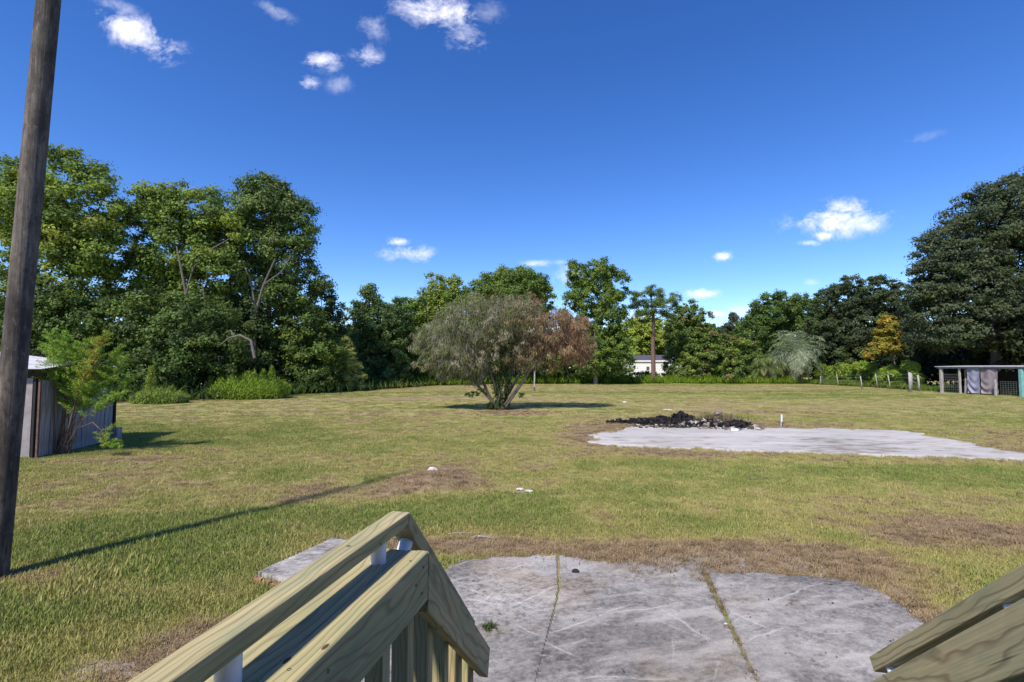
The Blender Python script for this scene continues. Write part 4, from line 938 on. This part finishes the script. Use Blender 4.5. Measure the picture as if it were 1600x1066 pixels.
def weed_clump(label, cx0, cx1, py, hpx, n, seed, cols, stalks=()):
    rs = np.random.RandomState(seed); a = G(cx0, py); b = G(cx1, py); D = a.y; k = D / F; c0 = (a + b) / 2; rad = (b - a).length / 2
    t = empty('weed_clump', (c0.x, c0.y, 0), label, 'weeds')
    r = np.sqrt(rs.rand(n)); th = rs.rand(n) * 6.283; X_ = c0.x + r * np.cos(th) * rad; Y_ = c0.y + 1.0 + r * np.sin(th) * rad * .55
    hh = hpx * k * (1 - .5 * r ** 2) * (.25 + 1.4 * fbm(X_ * 2.2, Y_ * 2.2, 4, .7)); zz = hh * rs.rand(n) ** .6
    ax = np.stack([(X_ - c0.x) * .25 + rs.normal(0, .35, n), rs.normal(0, .4, n), np.ones(n)], 1)
    v, f = leaves(np.stack([X_, Y_, zz], 1), rs.normal(size=(n, 3)) + np.array([0, -.4, .4]), ax, rs.uniform(.02, .05, n), rs.uniform(.15, .4, n))
    cl = np.array(cols)[rs.randint(0, len(cols), n)] * rs.uniform(.7, 1.25, n)[:, None]
    o = mesh_np('foliage', v, f, M_BLADE, t, col=np.repeat(cl, 4, axis=0), loc=tuple(t.location)); o.location = (0, 0, 0)
    for (sx, sy, wd, red) in stalks:
        top = AT(sx, sy, D + .8); bt = Vector((top.x, top.y, 0)); m = 900
        u = rs.rand(m); zt = top.z * u; rr = wd * k * (1 - u) ** .6 * rs.rand(m) ** .5 + .03; th = rs.rand(m) * 6.283
        C = np.stack([bt.x + rr * np.cos(th), bt.y + rr * np.sin(th), zt], 1); A = np.stack([np.cos(th), np.sin(th), np.full(m, 1.3)], 1)
        v, f = leaves(C, rs.normal(size=(m, 3)), A, np.full(m, .045), rs.uniform(.12, .35, m))
        cl = (np.array([(.24, .36, .05), (.19, .30, .04)])[rs.randint(0, 2, m)] * (1 - red) + np.array((.25, .13, .05)) * red) * rs.uniform(.7, 1.2, m)[:, None]
        o = mesh_np('tall_stalk', v, f, M_BLADE, t, col=np.repeat(cl, 4, axis=0), loc=tuple(t.location)); o.location = (0, 0, 0)
    return t
WC = [(.22, .34, .04), (.29, .38, .05), (.16, .27, .04)]
weed_clump('rounded clump of bright green weeds with tall stalks on the left of the lawn', 310, 442, 624, 40, 15000, 1, WC, [(345, 576, 10, .4), (365, 573, 11, .5), (412, 577, 11, .05), (425, 572, 9, .05), (385, 581, 10, .2), (330, 588, 10, .2), (398, 584, 10, .0), (355, 584, 9, .1)])
weed_clump('low pale weed patch with one bushy stalk right of the board shed', 186, 276, 632, 24, 9000, 2, WC + [(.22, .22, .14)], [(237, 572, 12, .25)])

# feathery sapling in front of the shed
def sapling():
    D = 13.2; base = AT(100, 572, D); base.z = 0; t = empty('cypress_sapling', base, 'feathery bright green sapling with reddish stems growing against the board shed', 'sapling'); rs = np.random.RandomState(12)
    tips = [(165, 520, .018, 1.0), (140, 530, .016, .2), (118, 535, .014, 0), (95, 545, .012, 0), (82, 520, .014, 0), (185, 545, .016, .1), (200, 562, .014, 0), (152, 548, .016, .8), (125, 560, .012, 0), (205, 590, .01, 0), (92, 575, .01, 0), (108, 600, .009, 0), (190, 615, .009, 0), (150, 600, .012, .3),
            (102, 520, .012, 0), (175, 575, .014, .2), (140, 590, .01, 0), (75, 540, .01, 0)]
    P = []; C = []; A = []; CL = []; Wd = []; Ln = []
    def spray(p0, p1, red, sc=1.0):
        p0, p1 = Vector(p0), Vector(p1); d0 = p1 - p0; L = d0.length
        nb = int(30 * L / 1.2) + 8
        for j in range(nb):
            u = (j + rs.rand()) / nb; 
            if rs.rand() > .25 + u: continue
            q = p0.lerp(p1, u); az = rs.rand() * 6.283
            dd = Vector((math.cos(az), math.sin(az) * .8, .55 + .3 * rs.rand())).normalized(); bl = (.55 * (1.1 - u) + .18) * sc * rs.uniform(.6, 1.1)
            P.append(([q, q + dd * bl], [.005, .002]))
            m = int(34 * bl) + 6
            for i in range(m):
                w = (i + .5) / m; r_ = q + dd * bl * w + Vector((0, 0, -.06 * w * w))
                for sg in range(3):
                    a = (dd * .8 + Vector(rs.normal(0, .65, 3)) + Vector((0, 0, .1))).normalized(); l = .085 * (1.15 - w) + .03
                    C.append(tuple(r_ + a * l * .5)); A.append(tuple(a)); Wd.append(.011); Ln.append(l * 1.2)
                    cc = np.array((.22, .40, .05)) if rs.rand() < .6 else np.array((.34, .47, .08))
                    if red and rs.rand() < red * .55 * (1 - w): cc = np.array((.45, .24, .05))
                    CL.append(cc * rs.uniform(.65, 1.25))
    for (tx, ty, r, red) in tips:
        dd = D + rs.uniform(-.35, .55); e = AT(tx, ty, dd); s0 = base + Vector((rs.uniform(-.22, .22), rs.uniform(-.1, .15), 0))
        mid = s0.lerp(e, .42) + Vector((-.25 * (e.x - s0.x) * .3, 0, .28)); P.append(([s0, s0.lerp(mid, .5) + Vector((0, 0, .05)), mid, mid.lerp(e, .5) + Vector((0, 0, .05)), e], [r * 1.2, r * 1.1, r, r * .6, r * .2]))
        spray(mid, e, red)
    # drooping broken branch low on the right
    q = [AT(125, 668, D), AT(145, 660, D - .1), AT(158, 672, D - .2), AT(168, 700, D - .3)]; P.append((q, [.012, .01, .008, .004])); spray(q[2], q[3], .5, .7); spray(AT(160, 690, D - .2), AT(185, 702, D - .3), 0, .6)
    v, f = leaves(np.array(C), rs.normal(size=(len(C), 3)), np.array(A), np.array(Wd), np.array(Ln))
    o = mesh_np('foliage', v, f, M_BLADE, t, col=np.repeat(np.array(CL), 4, axis=0), loc=tuple(base)); o.location = (0, 0, 0)
    tv, tf = tubes(P, 5); m = m_simple('reddish_stem', (.24, .14, .08), .8, .5, 8); o = mesh_np('stems', tv, tf, m, t, smooth=True, loc=tuple(base)); o.location = (0, 0, 0)
sapling()

# distant woods closing the horizon
rs = np.random.RandomState(31); n = 60000
ang = rs.uniform(-1.15, 1.15, n); rr = rs.uniform(112, 150, n)
xx = np.tan(ang) * 0 + np.sin(ang) * rr * 1.15; yy = np.cos(ang) * rr
hh = 8.5 + 5.0 * fbm(xx * .07, yy * .07, 4, .6); zz = hh * rs.rand(n) ** .7
v, f = leaves(np.stack([xx, yy, zz], 1), rs.normal(size=(n, 3)) + np.array([0, -.6, .5]), rs.normal(size=(n, 3)), rs.uniform(.6, 1.4, n), rs.uniform(.8, 1.6, n))
cl = np.array([(.045, .075, .022), (.06, .095, .022), (.035, .055, .02)])[rs.randint(0, 3, n)] * rs.uniform(.7, 1.3, n)[:, None]
o = mesh_np('distant_woods', v, f, M_LEAF, None, col=np.repeat(cl, 4, axis=0)); tag(o, 'far woods closing the horizon behind the yard', 'woods', None, 'stuff')

# ------------------------------------------------------------------ board shed on the left
def shed():
    c0 = Vector((-12.31, 12.65, 0)); c1 = Vector((-12.75, 15.52, 0)); t = empty('board_shed', c0, 'small grey weathered board shed with a tin roof behind the pole', 'shed')
    d = (c1 - c0); L = d.length; d.normalize(); nrm = Vector((d.y, -d.x, 0)); rot = Matrix.Rotation(math.atan2(d.y, d.x), 3, 'Z')
    nb = 15; rs = random.Random(4); wl = L / nb
    for i in range(nb):
        w = wl * .94; p = c0 + d * (wl * (i + .5)) + nrm * rs.uniform(-.008, .012); h = 2.05 - .02 * i + rs.uniform(-.03, .03); b0 = rs.uniform(.0, .05)
        o = box('board', p + Vector((0, 0, (h + b0) / 2)) - c0, (w, .022, h - b0), M_OLDW, t, rot @ Matrix.Rotation(rs.uniform(-.008, .008), 3, 'Y'), .003)
    box('shade_backing', c0 + d * L / 2 - nrm * .05 + Vector((0, 0, 1.02)) - c0, (L - .05, .02, 2.0), M_DARK, t, rot)  # near-black sheet behind the boards, stands in for the unlit inside
    left = Vector((-1, .02, 0)); rl = Matrix.Rotation(math.atan2(left.y, left.x), 3, 'Z')
    for i in range(5):
        box('wall_panel', left * (.18 + .62 * i + .31) + Vector((0, 0, 1.06)), (.61, .03, 2.0 if i else 2.05), M_PALE, t, rl, .004)
    box('corner_post', Vector((-.09, -.02, 1.03)), (.06, .07, 2.1), M_DARK, t, None, .004)
    box('corner_post', Vector((.03, -.03, 1.02)), (.05, .05, 2.05), M_RUST, t, None, .004)
    box('corner_post', (c1 - c0) + Vector((.03, .03, .98)), (.07, .07, 1.95), M_DARK, t, None, .004)
    box('sill_block', (c1 - c0) + Vector((.12, .05, .22)), (.18, .2, .44), M_OLDW, t, None, .01)
    box('roof_beam', Vector((-.9, .1, 2.18)), (1.9, .08, .10), M_DARK, t, rl, .004)  # beam coloured near-black to stand in for the shaded gap under the roof
    # sagging corrugated sheets
    A = AT(66, 577, 12.35); Bk = AT(185, 574, 15.9); Rr = AT(126, 567, 14.3); Rl = AT(49, 548.5, 14.2); Al = A + Vector((-3.2, .02, .02)); Rl2 = Rl + (Rl - Rr) * 1.1; Rl2.z = Rl.z + .05
    def sheet(P00, P10, P01, P11, nu, nv):
        V = []; Fq = []
        for i in range(nu + 1):
            for j in range(nv + 1):
                u, w = i / nu, j / nv; p = (P00 * (1 - u) + P10 * u) * (1 - w) + (P01 * (1 - u) + P11 * u) * w
                p = p + Vector((0, 0, .012 * math.sin(w * nv * 2.09))); V.append(tuple(p - c0))
        for i in range(nu):
            for j in range(nv):
                q = i * (nv + 1) + j; Fq.append((q, q + 1, q + nv + 2, q + nv + 1))
        return V, Fq
    for nm, P in (('roof_sheet', (Al, A, Rl2, Rr)), ('roof_sheet', (Rl2, Rr, Bk + Vector((-3.2, 0, 0)), Bk))):
        V, Fq = sheet(*P, 8, 48); me = bpy.data.meshes.new(nm); me.from_pydata(V, [], Fq); me.materials.append(M_TIN); o = bpy.data.objects.new(nm, me); link(o, t)
        md = o.modifiers.new('thickness', 'SOLIDIFY'); md.thickness = .012
shed()

# ------------------------------------------------------------------ mobile home, carport, far building
def mobile():
    D = 90; a = AT(980, 572, D); b = AT(1066, 572, D); t = empty('mobile_home', (a.x, D, 0), 'white mobile home with dark roof seen behind the vine hedge', 'mobile home')
    Lx = b.x - a.x; zt = AT(980, 565, D).z; zr = AT(980, 557.5, D).z
    P = lambda nm, c, s, m, **k: box(nm, Vector(c), s, m, t, **k)
    P('wall', (Lx / 2, 2, (zt + .5) / 2 + .0), (Lx, 4, zt - .5 + .5), M_WHITE)
    for i in range(7): P('siding_board', (Lx / 2, -.03, .75 + i * .34), (Lx - .1, .04, .32), M_WHITE, bev=.01)
    P('skirting', (Lx / 2, -.02, .28), (Lx + .05, .05, .5), M_WHITE)
    P('fascia', (Lx / 2, -.25, zt + .08), (Lx + .3, .06, .26), M_WHITE)
    bm = bmesh.new(); pf = [(-.28, zt + .20), (2.0, zr + .35), (4.3, zt + .20)]
    A = [bm.verts.new((-.2, y, z)) for y, z in pf]; B = [bm.verts.new((Lx + .2, y, z)) for y, z in pf]
    bm.faces.new(A); bm.faces.new(B[::-1])
    for i in range(3): bm.faces.new((A[(i + 1) % 3], A[i], B[i], B[(i + 1) % 3]))
    bmesh.ops.recalc_face_normals(bm, faces=bm.faces); mesh_bm('roof', bm, M_ROOF, t)
    k = D / F
    for px, w in ((1012, 6), (1037, 6)):
        x_ = (px - 980) * k; wnd = P('window', (x_, -.06, 1.95), (w * k, .06, .85), M_WHITE, bev=.01); box('pane', (0, -.035, 0), (w * k - .16, .02, .7), M_GLASS, wnd)
    c = empty('carport', (AT(958, 572, D).x, D, 0), 'pale carport frame with one post at the left end of the mobile home', 'carport')
    zz = AT(958, 566, D).z
    box('post', Vector((.1, 0, zz / 2)), (.16, .16, zz), M_WHITE, c); box('post', Vector((.1, 3.4, zz / 2)), (.16, .16, zz), M_WHITE, c)
    box('beam', Vector((1.25, 0, zz + .12)), (2.9, .2, .2), M_WHITE, c, Matrix.Rotation(-.1, 3, 'Y')); box('roof', Vector((1.2, 1.7, zz + .26)), (2.9, 3.7, .06), M_TIN, c, Matrix.Rotation(-.1, 3, 'Y'))
mobile()
fp = empty('picket_fence', (AT(935, 572, 74).x, 74, 0), 'short low grey picket fence by the carport', 'fence')
for i in range(12): box('picket', Vector((.28 * i, 0, .55)), (.2, .03, 1.1 - .03 * (i % 3)), M_POST, fp, None, .004)
box('rail', Vector((1.6, .04, .8)), (3.4, .04, .09), M_POST, fp)
wb = empty('white_outbuilding', (AT(265, 572, 52).x, 52, 0), 'white outbuilding glimpsed through gaps in the left wood', 'outbuilding')
box('wall', Vector((-2, 1.5, 1.7)), (11, 3, 3.4), M_WHITE, wb); box('roof', Vector((-2, 1.5, 3.5)), (11.6, 3.8, .2), M_TIN, wb); wnd = box('window', Vector((.5, -.03, 1.9)), (1.2, .06, .9), M_WHITE, wb); box('pane', Vector((0, -.035, 0)), (1.05, .02, .75), M_GLASS, wnd)
wc = empty('white_trailer', (AT(1412, 572, 74).x, 74, 0), 'white trailer in deep shade behind the orange tree', 'trailer')
box('body', Vector((0, 1.2, 1.75)), (2.0, 2.2, 1.5), M_WHITE, wc, None, .06); box('window', Vector((.3, .08, 2.0)), (.9, .05, .45), M_GLASS, wc, None, .02)
for sx in (-.6, .5):
    o = cyl('wheel', Vector((wc.location.x + sx, 74, .4)), Vector((wc.location.x + sx, 74.25, .4)), .38, M_DARK, wc)

# ------------------------------------------------------------------ right fence
ff = empty('wire_fence', (41.2, 57, 0), 'old wire fence with leaning weathered wooden posts on the right of the yard', 'fence')
fl = [(1282.4, 588, 601.6, 0, .09), (1310, 585, 604, -.12, .09), (1326, 581, 600, 0, .12), (1347, 588, 608, -.10, .10), (1371, 584, 606.5, -.1, .10), (1391, 586, 608.5, -.12, .10), (1396, 583, 603, 0, .10), (1405, 583, 607, .32, .14), (1414, 584, 606, 0, .10), (1422, 582, 612, 0, .20), (1425, 583, 610, 0, .14), (1436.5, 586, 611.5, -.05, .16)]
tops = []
for px, pt, pbm, ln, w in fl:
    p = G(px, pbm); hgt = AT(px, pt, p.y).z; top = p + Vector((ln * hgt, 0, hgt)); v, f = tubes([([p, p.lerp(top, .5) + Vector((.02, 0, 0)), top], [w * .62, w * .55, w * .5])], 7)
    v = np.vstack([v, np.array([tuple(top)])]); 
    o = mesh_np('fence_post', v, f, M_POST, ff, loc=tuple(ff.location)); o.location = (0, 0, 0)
    bm = bmesh.new(); bm.from_mesh(o.data); bmesh.ops.delete(bm, geom=[q for q in bm.verts if not q.link_faces], context='VERTS'); bmesh.ops.holes_fill(bm, edges=[e for e in bm.edges if e.is_boundary]); bm.to_mesh(o.data); bm.free()
    tops.append((p, top))
tops.sort(key=lambda q: -q[0].y); tops = tops[:1] + tops[1:2] + tops[3:6] + tops[-3:]
for fr in (.25, .5, .75, .95):
    for i in range(len(tops) - 1):
        a = tops[i][0].lerp(tops[i][1], fr); b = tops[i + 1][0].lerp(tops[i + 1][1], fr); m = (a + b) / 2 - Vector((0, 0, .05))
        v, f = tubes([([a, m, b], [.008] * 3)], 4); o = mesh_np('wire', v, f, M_WIRE, ff, loc=tuple(ff.location)); o.location = (0, 0, 0)

# ------------------------------------------------------------------ coop
def coop():
    pl = G(1473, 614); pr = G(1598, 620.5); t = empty('open_coop', (pl.x, pl.y, 0), 'low open coop of rough posts with a hanging tarp by the giant oak', 'coop')
    O = t.location; d = (pr - pl); L = d.length; d.normalize(); bk = Vector((-d.y, d.x, 0)); 
    if bk.x < 0: bk = -bk
    def onl(px): # point on the front line seen at px
        r = ray(px, 600); k = (pl.x * d.y - pl.y * d.x) / (r.x * d.y - r.y * d.x); return Vector((r.x * k, r.y * k, 0))
    def zof(px, py): p = onl(px); return AT(px, py, p.y).z
    def post(px, ptop, w, m, off=0, nm='post', lean=0):
        p = onl(px) + bk * off; h = AT(px, ptop, onl(px).y).z if ptop else 2.2
        o = box(nm, p - O + Vector((0, 0, h / 2)), (w, w, h), m, t, Matrix.Rotation(lean, 3, 'X'), .01); return o
    post(1471.5, 576, .20, M_POST); post(1500, 576, .13, M_POST); post(1505, 591, .15, M_POST, .3, lean=.08); post(1563, 593, .12, M_POST, -.5); post(1598, 577, .22, M_TEAL, -.1); post(1545, 577, .10, M_POST, .2)
    for s in (0, .35, .7, 1.0): 
        o = box('post', pl + d * L * s + bk * 2.6 - O + Vector((0, 0, 1.05)), (.12, .12, 2.1), M_POST, t, None, .01)
    rot = Matrix.Rotation(math.atan2(d.y, d.x), 3, 'Z')
    z1 = zof(1471, 574.5); z2 = zof(1598, 574.5)
    m = (pl + pr) / 2 
    rl = rot @ Matrix.Rotation(-math.atan2(z2 - z1, L), 3, 'Y')
    box('roof_beam', m - bk * .12 - O + Vector((0, 0, (z1 + z2) / 2)), (L + .6, .05, .16), M_PALE, t, rl, .005)
    box('roof', m + bk * 1.35 - O + Vector((0, 0, (z1 + z2) / 2 + .12)), (L + .8, 3.2, .05), M_TIN, t, rl @ Matrix.Rotation(.02, 3, 'X'))
    box('shade_sheet', m + bk * 2.7 - O + Vector((0, 0, .95)), (L, .04, 1.9), M_DARK, t, rot)  # dark sheet added so the open interior reads as shade
    # hanging tarps with folds
    def tarp(p0, p1, pt, pbm, mat, seed, sag=0):
        a, b = onl(p0), onl(p1); zt = (zof(p0, pt) + zof(p1, pt)) / 2; V = []; Fq = []; NU, NV = 26, 24; rs = np.random.RandomState(seed)
        for i in range(NU + 1):
            for j in range(NV + 1):
                u, w = i / NU, j / NV; p = a.lerp(b, u) - bk * .05; z_ = zt * (1 - w) + .12 * w
                z_ -= sag * math.sin(u * 3.14) * (w > .0) * (1 - w) * .5
                p = p + bk * (.07 * math.sin(w * 20 + 4.5 * math.cos(u * 3.4 + seed)) * w * w + .05 * math.sin(u * 9 + w * 3) * (1 - w) + .02 * math.sin(u * 4 + seed)); V.append((p.x - O.x, p.y - O.y, z_))
        for i in range(NU):
            for j in range(NV):
                q = i * (NV + 1) + j; Fq.append((q, q + 1, q + NV + 2, q + NV + 1))
        me = bpy.data.meshes.new('tarp'); me.from_pydata(V, [], Fq); me.materials.append(mat); o = bpy.data.objects.new('tarp', me); link(o, t); o.modifiers.new('thickness', 'SOLIDIFY').thickness = .01
    tarp(1512, 1532, 576, 614, M_TARP, 1); tarp(1533, 1560, 577, 614, M_TARP2, 2, .5)
    # mesh wires
    P = []
    for (x0, x1, zt) in ((1474, 1499, 1.75), (1563, 1596, 1.2)):
        for i in range(9): p = onl(x0 + (x1 - x0) * i / 8); P.append(([p - O + Vector((0, 0, .05)), p - O + Vector((0, 0, zt))], [.006, .006]))
        for j in range(8): z_ = .1 + zt * j / 8; P.append(([onl(x0) - O + Vector((0, 0, z_)), onl(x1) - O + Vector((0, 0, z_))], [.006, .006]))
    for k_ in (0, 1):
        v, f = tubes(P[k_ * 17:(k_ + 1) * 17], 4); tag(mesh_np('wire_mesh', v, f, M_WIRE, t), kind='stuff')
coop()

# ------------------------------------------------------------------ burnt debris, stakes, stones
def chunks(name, label, specs, cat, kind=None):
    """specs: (px,py,rx,ry,count,size,height,colours)"""
    rs = np.random.RandomState(len(label)); V = []; Fq = []; Cc = []
    for px, py, rx, ry, cnt, size, hgt, cols in specs:
        c = G(px, py); a = c.y / F * rx; b = abs(G(px, py - ry).y - G(px, py + ry).y) / 2
        for i in range(cnt):
            u, w = rs.normal(0, .42, 2); u = max(-1, min(1, u)); w = max(-1, min(1, w)); env = max(0, 1 - u * u) * max(0, 1 - w * w)
            p = np.array([c.x + u * a, c.y + w * b, .03 + hgt * env * rs.rand() * (.6 + .8 * vnoise(np.array([u * 4 + 9]), np.array([w * 3 + 5]))[0])])
            s = size * rs.uniform(.35, 1.4) * np.array([1, rs.uniform(.3, .8), rs.uniform(.15, .6)])
            M = np.array(Matrix.Rotation(rs.rand() * 6.28, 3, 'Z') @ Matrix.Rotation(rs.normal(0, .5), 3, 'X') @ Matrix.Rotation(rs.normal(0, .4), 3, 'Y'))
            cb = np.array([(x_, y_, z_) for x_ in (-.5, .5) for y_ in (-.5, .5) for z_ in (-.5, .5)]) * s * (1 + rs.uniform(-.3, .3, (8, 3)))
            k = len(V); V += list((cb @ M.T) + p); Fq += [(k + q[0], k + q[1], k + q[2], k + q[3]) for q in ((0, 1, 3, 2), (4, 6, 7, 5), (0, 4, 5, 1), (2, 3, 7, 6), (0, 2, 6, 4), (1, 5, 7, 3))]
            col = np.array(cols[rs.randint(len(cols))]) * rs.uniform(.6, 1.3); Cc += [col] * 8
    o = mesh_np(name, np.array(V), np.array(Fq), M_CHAR, None, col=np.array(Cc)); return tag(o, label, cat, None, kind)
BK = [(.012, .012, .014), (.02, .018, .02), (.035, .03, .03), (.008, .008, .01)]; AS = [(.24, .21, .19), (.15, .12, .10), (.40, .37, .34), (.09, .07, .05), (.06, .05, .04)]
chunks('burnt_debris', 'long black heap of charred debris at the back edge of the pale slab', [(1038, 661, 52, 5, 900, .15, .18, BK), (1066, 658, 20, 3, 300, .15, .33, BK), (990, 661, 40, 2, 120, .18, .08, BK), (1050, 668, 60, 3, 160, .12, .06, AS + BK), (1105, 666, 40, 3, 260, .18, .18, BK + AS)], 'debris', 'stuff')
chunks('burnt_debris', 'small black charred heap at the right end of the burn pile', [(1155, 668, 24, 3, 420, .15, .20, BK), (1178, 671, 12, 2, 60, .16, .10, AS), (1122, 660, 14, 3, 60, .2, .35, AS), (1140, 672, 50, 2, 60, .10, .04, AS)], 'debris', 'stuff')
strip_blades('dead_weeds', 'dry brown weeds standing in the burnt debris', [w2(1105, 660), w2(1140, 661)], 700, .5, .02, [(.22, .17, .12), (.14, .12, .06)], 9, 'weeds', dep=.7)
def stake(label, px, py, ptop, w, mat, parts=None):
    p = G(px, py); h = AT(px, ptop, p.y).z; t = empty('stake', p, label, 'stake')
    box('stake_shaft', Vector((0, 0, h / 2)), (w, w, h), mat, t, Matrix.Rotation(.03, 3, 'Y'), .004); return t, h
t, h = stake('short white topped stake standing behind the pale slab', 1221.5, 668, 648, .045, M_WHITE); box('stake_base', Vector((.01, .0, h * .225)), (.06, .06, h * .45), M_BARK, t)
t, h = stake('thin weathered post right of the bush in mid lawn', 835, 611, 580, .12, M_POST); box('post_foot', Vector((0, 0, .2)), (.15, .15, .4), M_BARK, t)
def rock(name, label, px, py, s, mat, seed, z=.03):
    rs = random.Random(seed); bm = bmesh.new(); bmesh.ops.create_icosphere(bm, subdivisions=2, radius=.5)
    for v in bm.verts: v.co = Vector((v.co.x * s[0], v.co.y * s[1], v.co.z * s[2])) * rs.uniform(.75, 1.2)
    p = G(px, py); o = mesh_bm(name, bm, mat); o.location = p + Vector((0, 0, z)); return tag(o, label, 'rock' if name != 'litter' else 'litter')
rock('stone', 'pale stone on top of the brown mound', 675, 748, (.22, .18, .14), M_STONE, 1, .17)
rock('stone', 'white broken stone lying in the grass right of the mound', 812, 767, (.15, .09, .05), M_STONE, 2)
rock('stone', 'small white fragment next to the white broken stone', 826, 770, (.14, .1, .05), M_STONE, 3)
rock('stone', 'tiny white stone in the far lawn right of the bush', 976, 630, (.3, .2, .2), M_STONE, 4)
rock('stone', 'flat pale stone in the lawn beyond the burn pile', 1042, 641, (.5, .3, .06), M_STONE, 5)
rock('litter', 'crumpled black scrap on the patio panel', 899, 896, (.09, .06, .04), M_DARK, 6, .03)
rock('litter', 'small white scrap on the joint of the patio', 1134, 980, (.04, .03, .02), M_STONE, 7, .03)
bt = empty('bottle', G(1142, 675) + Vector((0, 0, .06)), 'white and blue plastic bottle lying on the pale slab', 'bottle')
v, f = tubes([([(0, 0, 0), (.02, 0, 0), (.26, .03, 0), (.30, .034, 0)], [.03, .06, .06, .03])], 10); mesh_np('bottle_body', v, f, M_WHITE, bt, smooth=True)
v, f = tubes([([(.30, .034, 0), (.36, .04, 0)], [.035, .035])], 8); mesh_np('bottle_cap', v, f, M_BLUE, bt, smooth=True)
# straw lying on the sand and by the slab, a few twigs
def sticks(label, pts, seed):
    rs = random.Random(seed); P = []
    for px, py, L, az in pts:
        p = G(px, py) + Vector((0, 0, .035)); dd = Vector((math.cos(az), math.sin(az), 0)); P.append(([p, p + dd * L * .5 + Vector((0, 0, .01)), p + dd * L + Vector((rs.uniform(-.02, .02), 0, 0))], [.005, .006, .003]))
    v, f = tubes(P, 5); o = mesh_np('twigs', v, f, M_POST); return tag(o, label, 'twigs')
sticks('pale dry twigs lying on the brown grass above the patio', [(735, 843, .3, .2), (745, 842, .25, -.3), (1283, 908, .14, 1.0), (905, 885, .18, 1.6), (700, 838, .3, .1)], 1)
# weed tuft growing from the patio crack behind the rail
strip_blades('weed_tuft', 'small green weed growing out of the patio beside the left railing', [w2(760, 986), w2(768, 984)], 90, .07, .010, [(.06, .10, .03), (.10, .13, .04)], 10, 'weed', None, dep=.05, lean=.8)

rs = np.random.RandomState(44); n = 260
x = rs.uniform(-1.2, 3.9, n); y = 3.6 + 2.4 * rs.rand(n) ** .6; m = pip(x, y, SLAB_A) | pip(x, y, SLAB_B) | pip(x, y, SLAB_C); x, y = x[m], y[m]; n = len(x)
v, f = leaves(np.stack([x, y, np.full(n, .04)], 1), rs.normal(size=(n, 3)) * .35 + np.array([0, 0, 1.0]), rs.normal(size=(n, 3)) * np.array([1, 1, .1]), rs.uniform(.006, .018, n), rs.uniform(.015, .04, n))
c = np.array([(.16, .10, .05), (.26, .19, .11), (.08, .055, .035), (.40, .34, .25)])[rs.randint(0, 4, n)]
tag(mesh_np('leaf_litter', v, f, M_BLADE, None, col=np.repeat(c, 4, axis=0)), 'small brown leaves and bits strewn over the patio', 'leaf litter', None, 'stuff')
print('TRIS', sum(len(o.data.polygons) * 2 for o in SC.objects if o.type == 'MESH'))
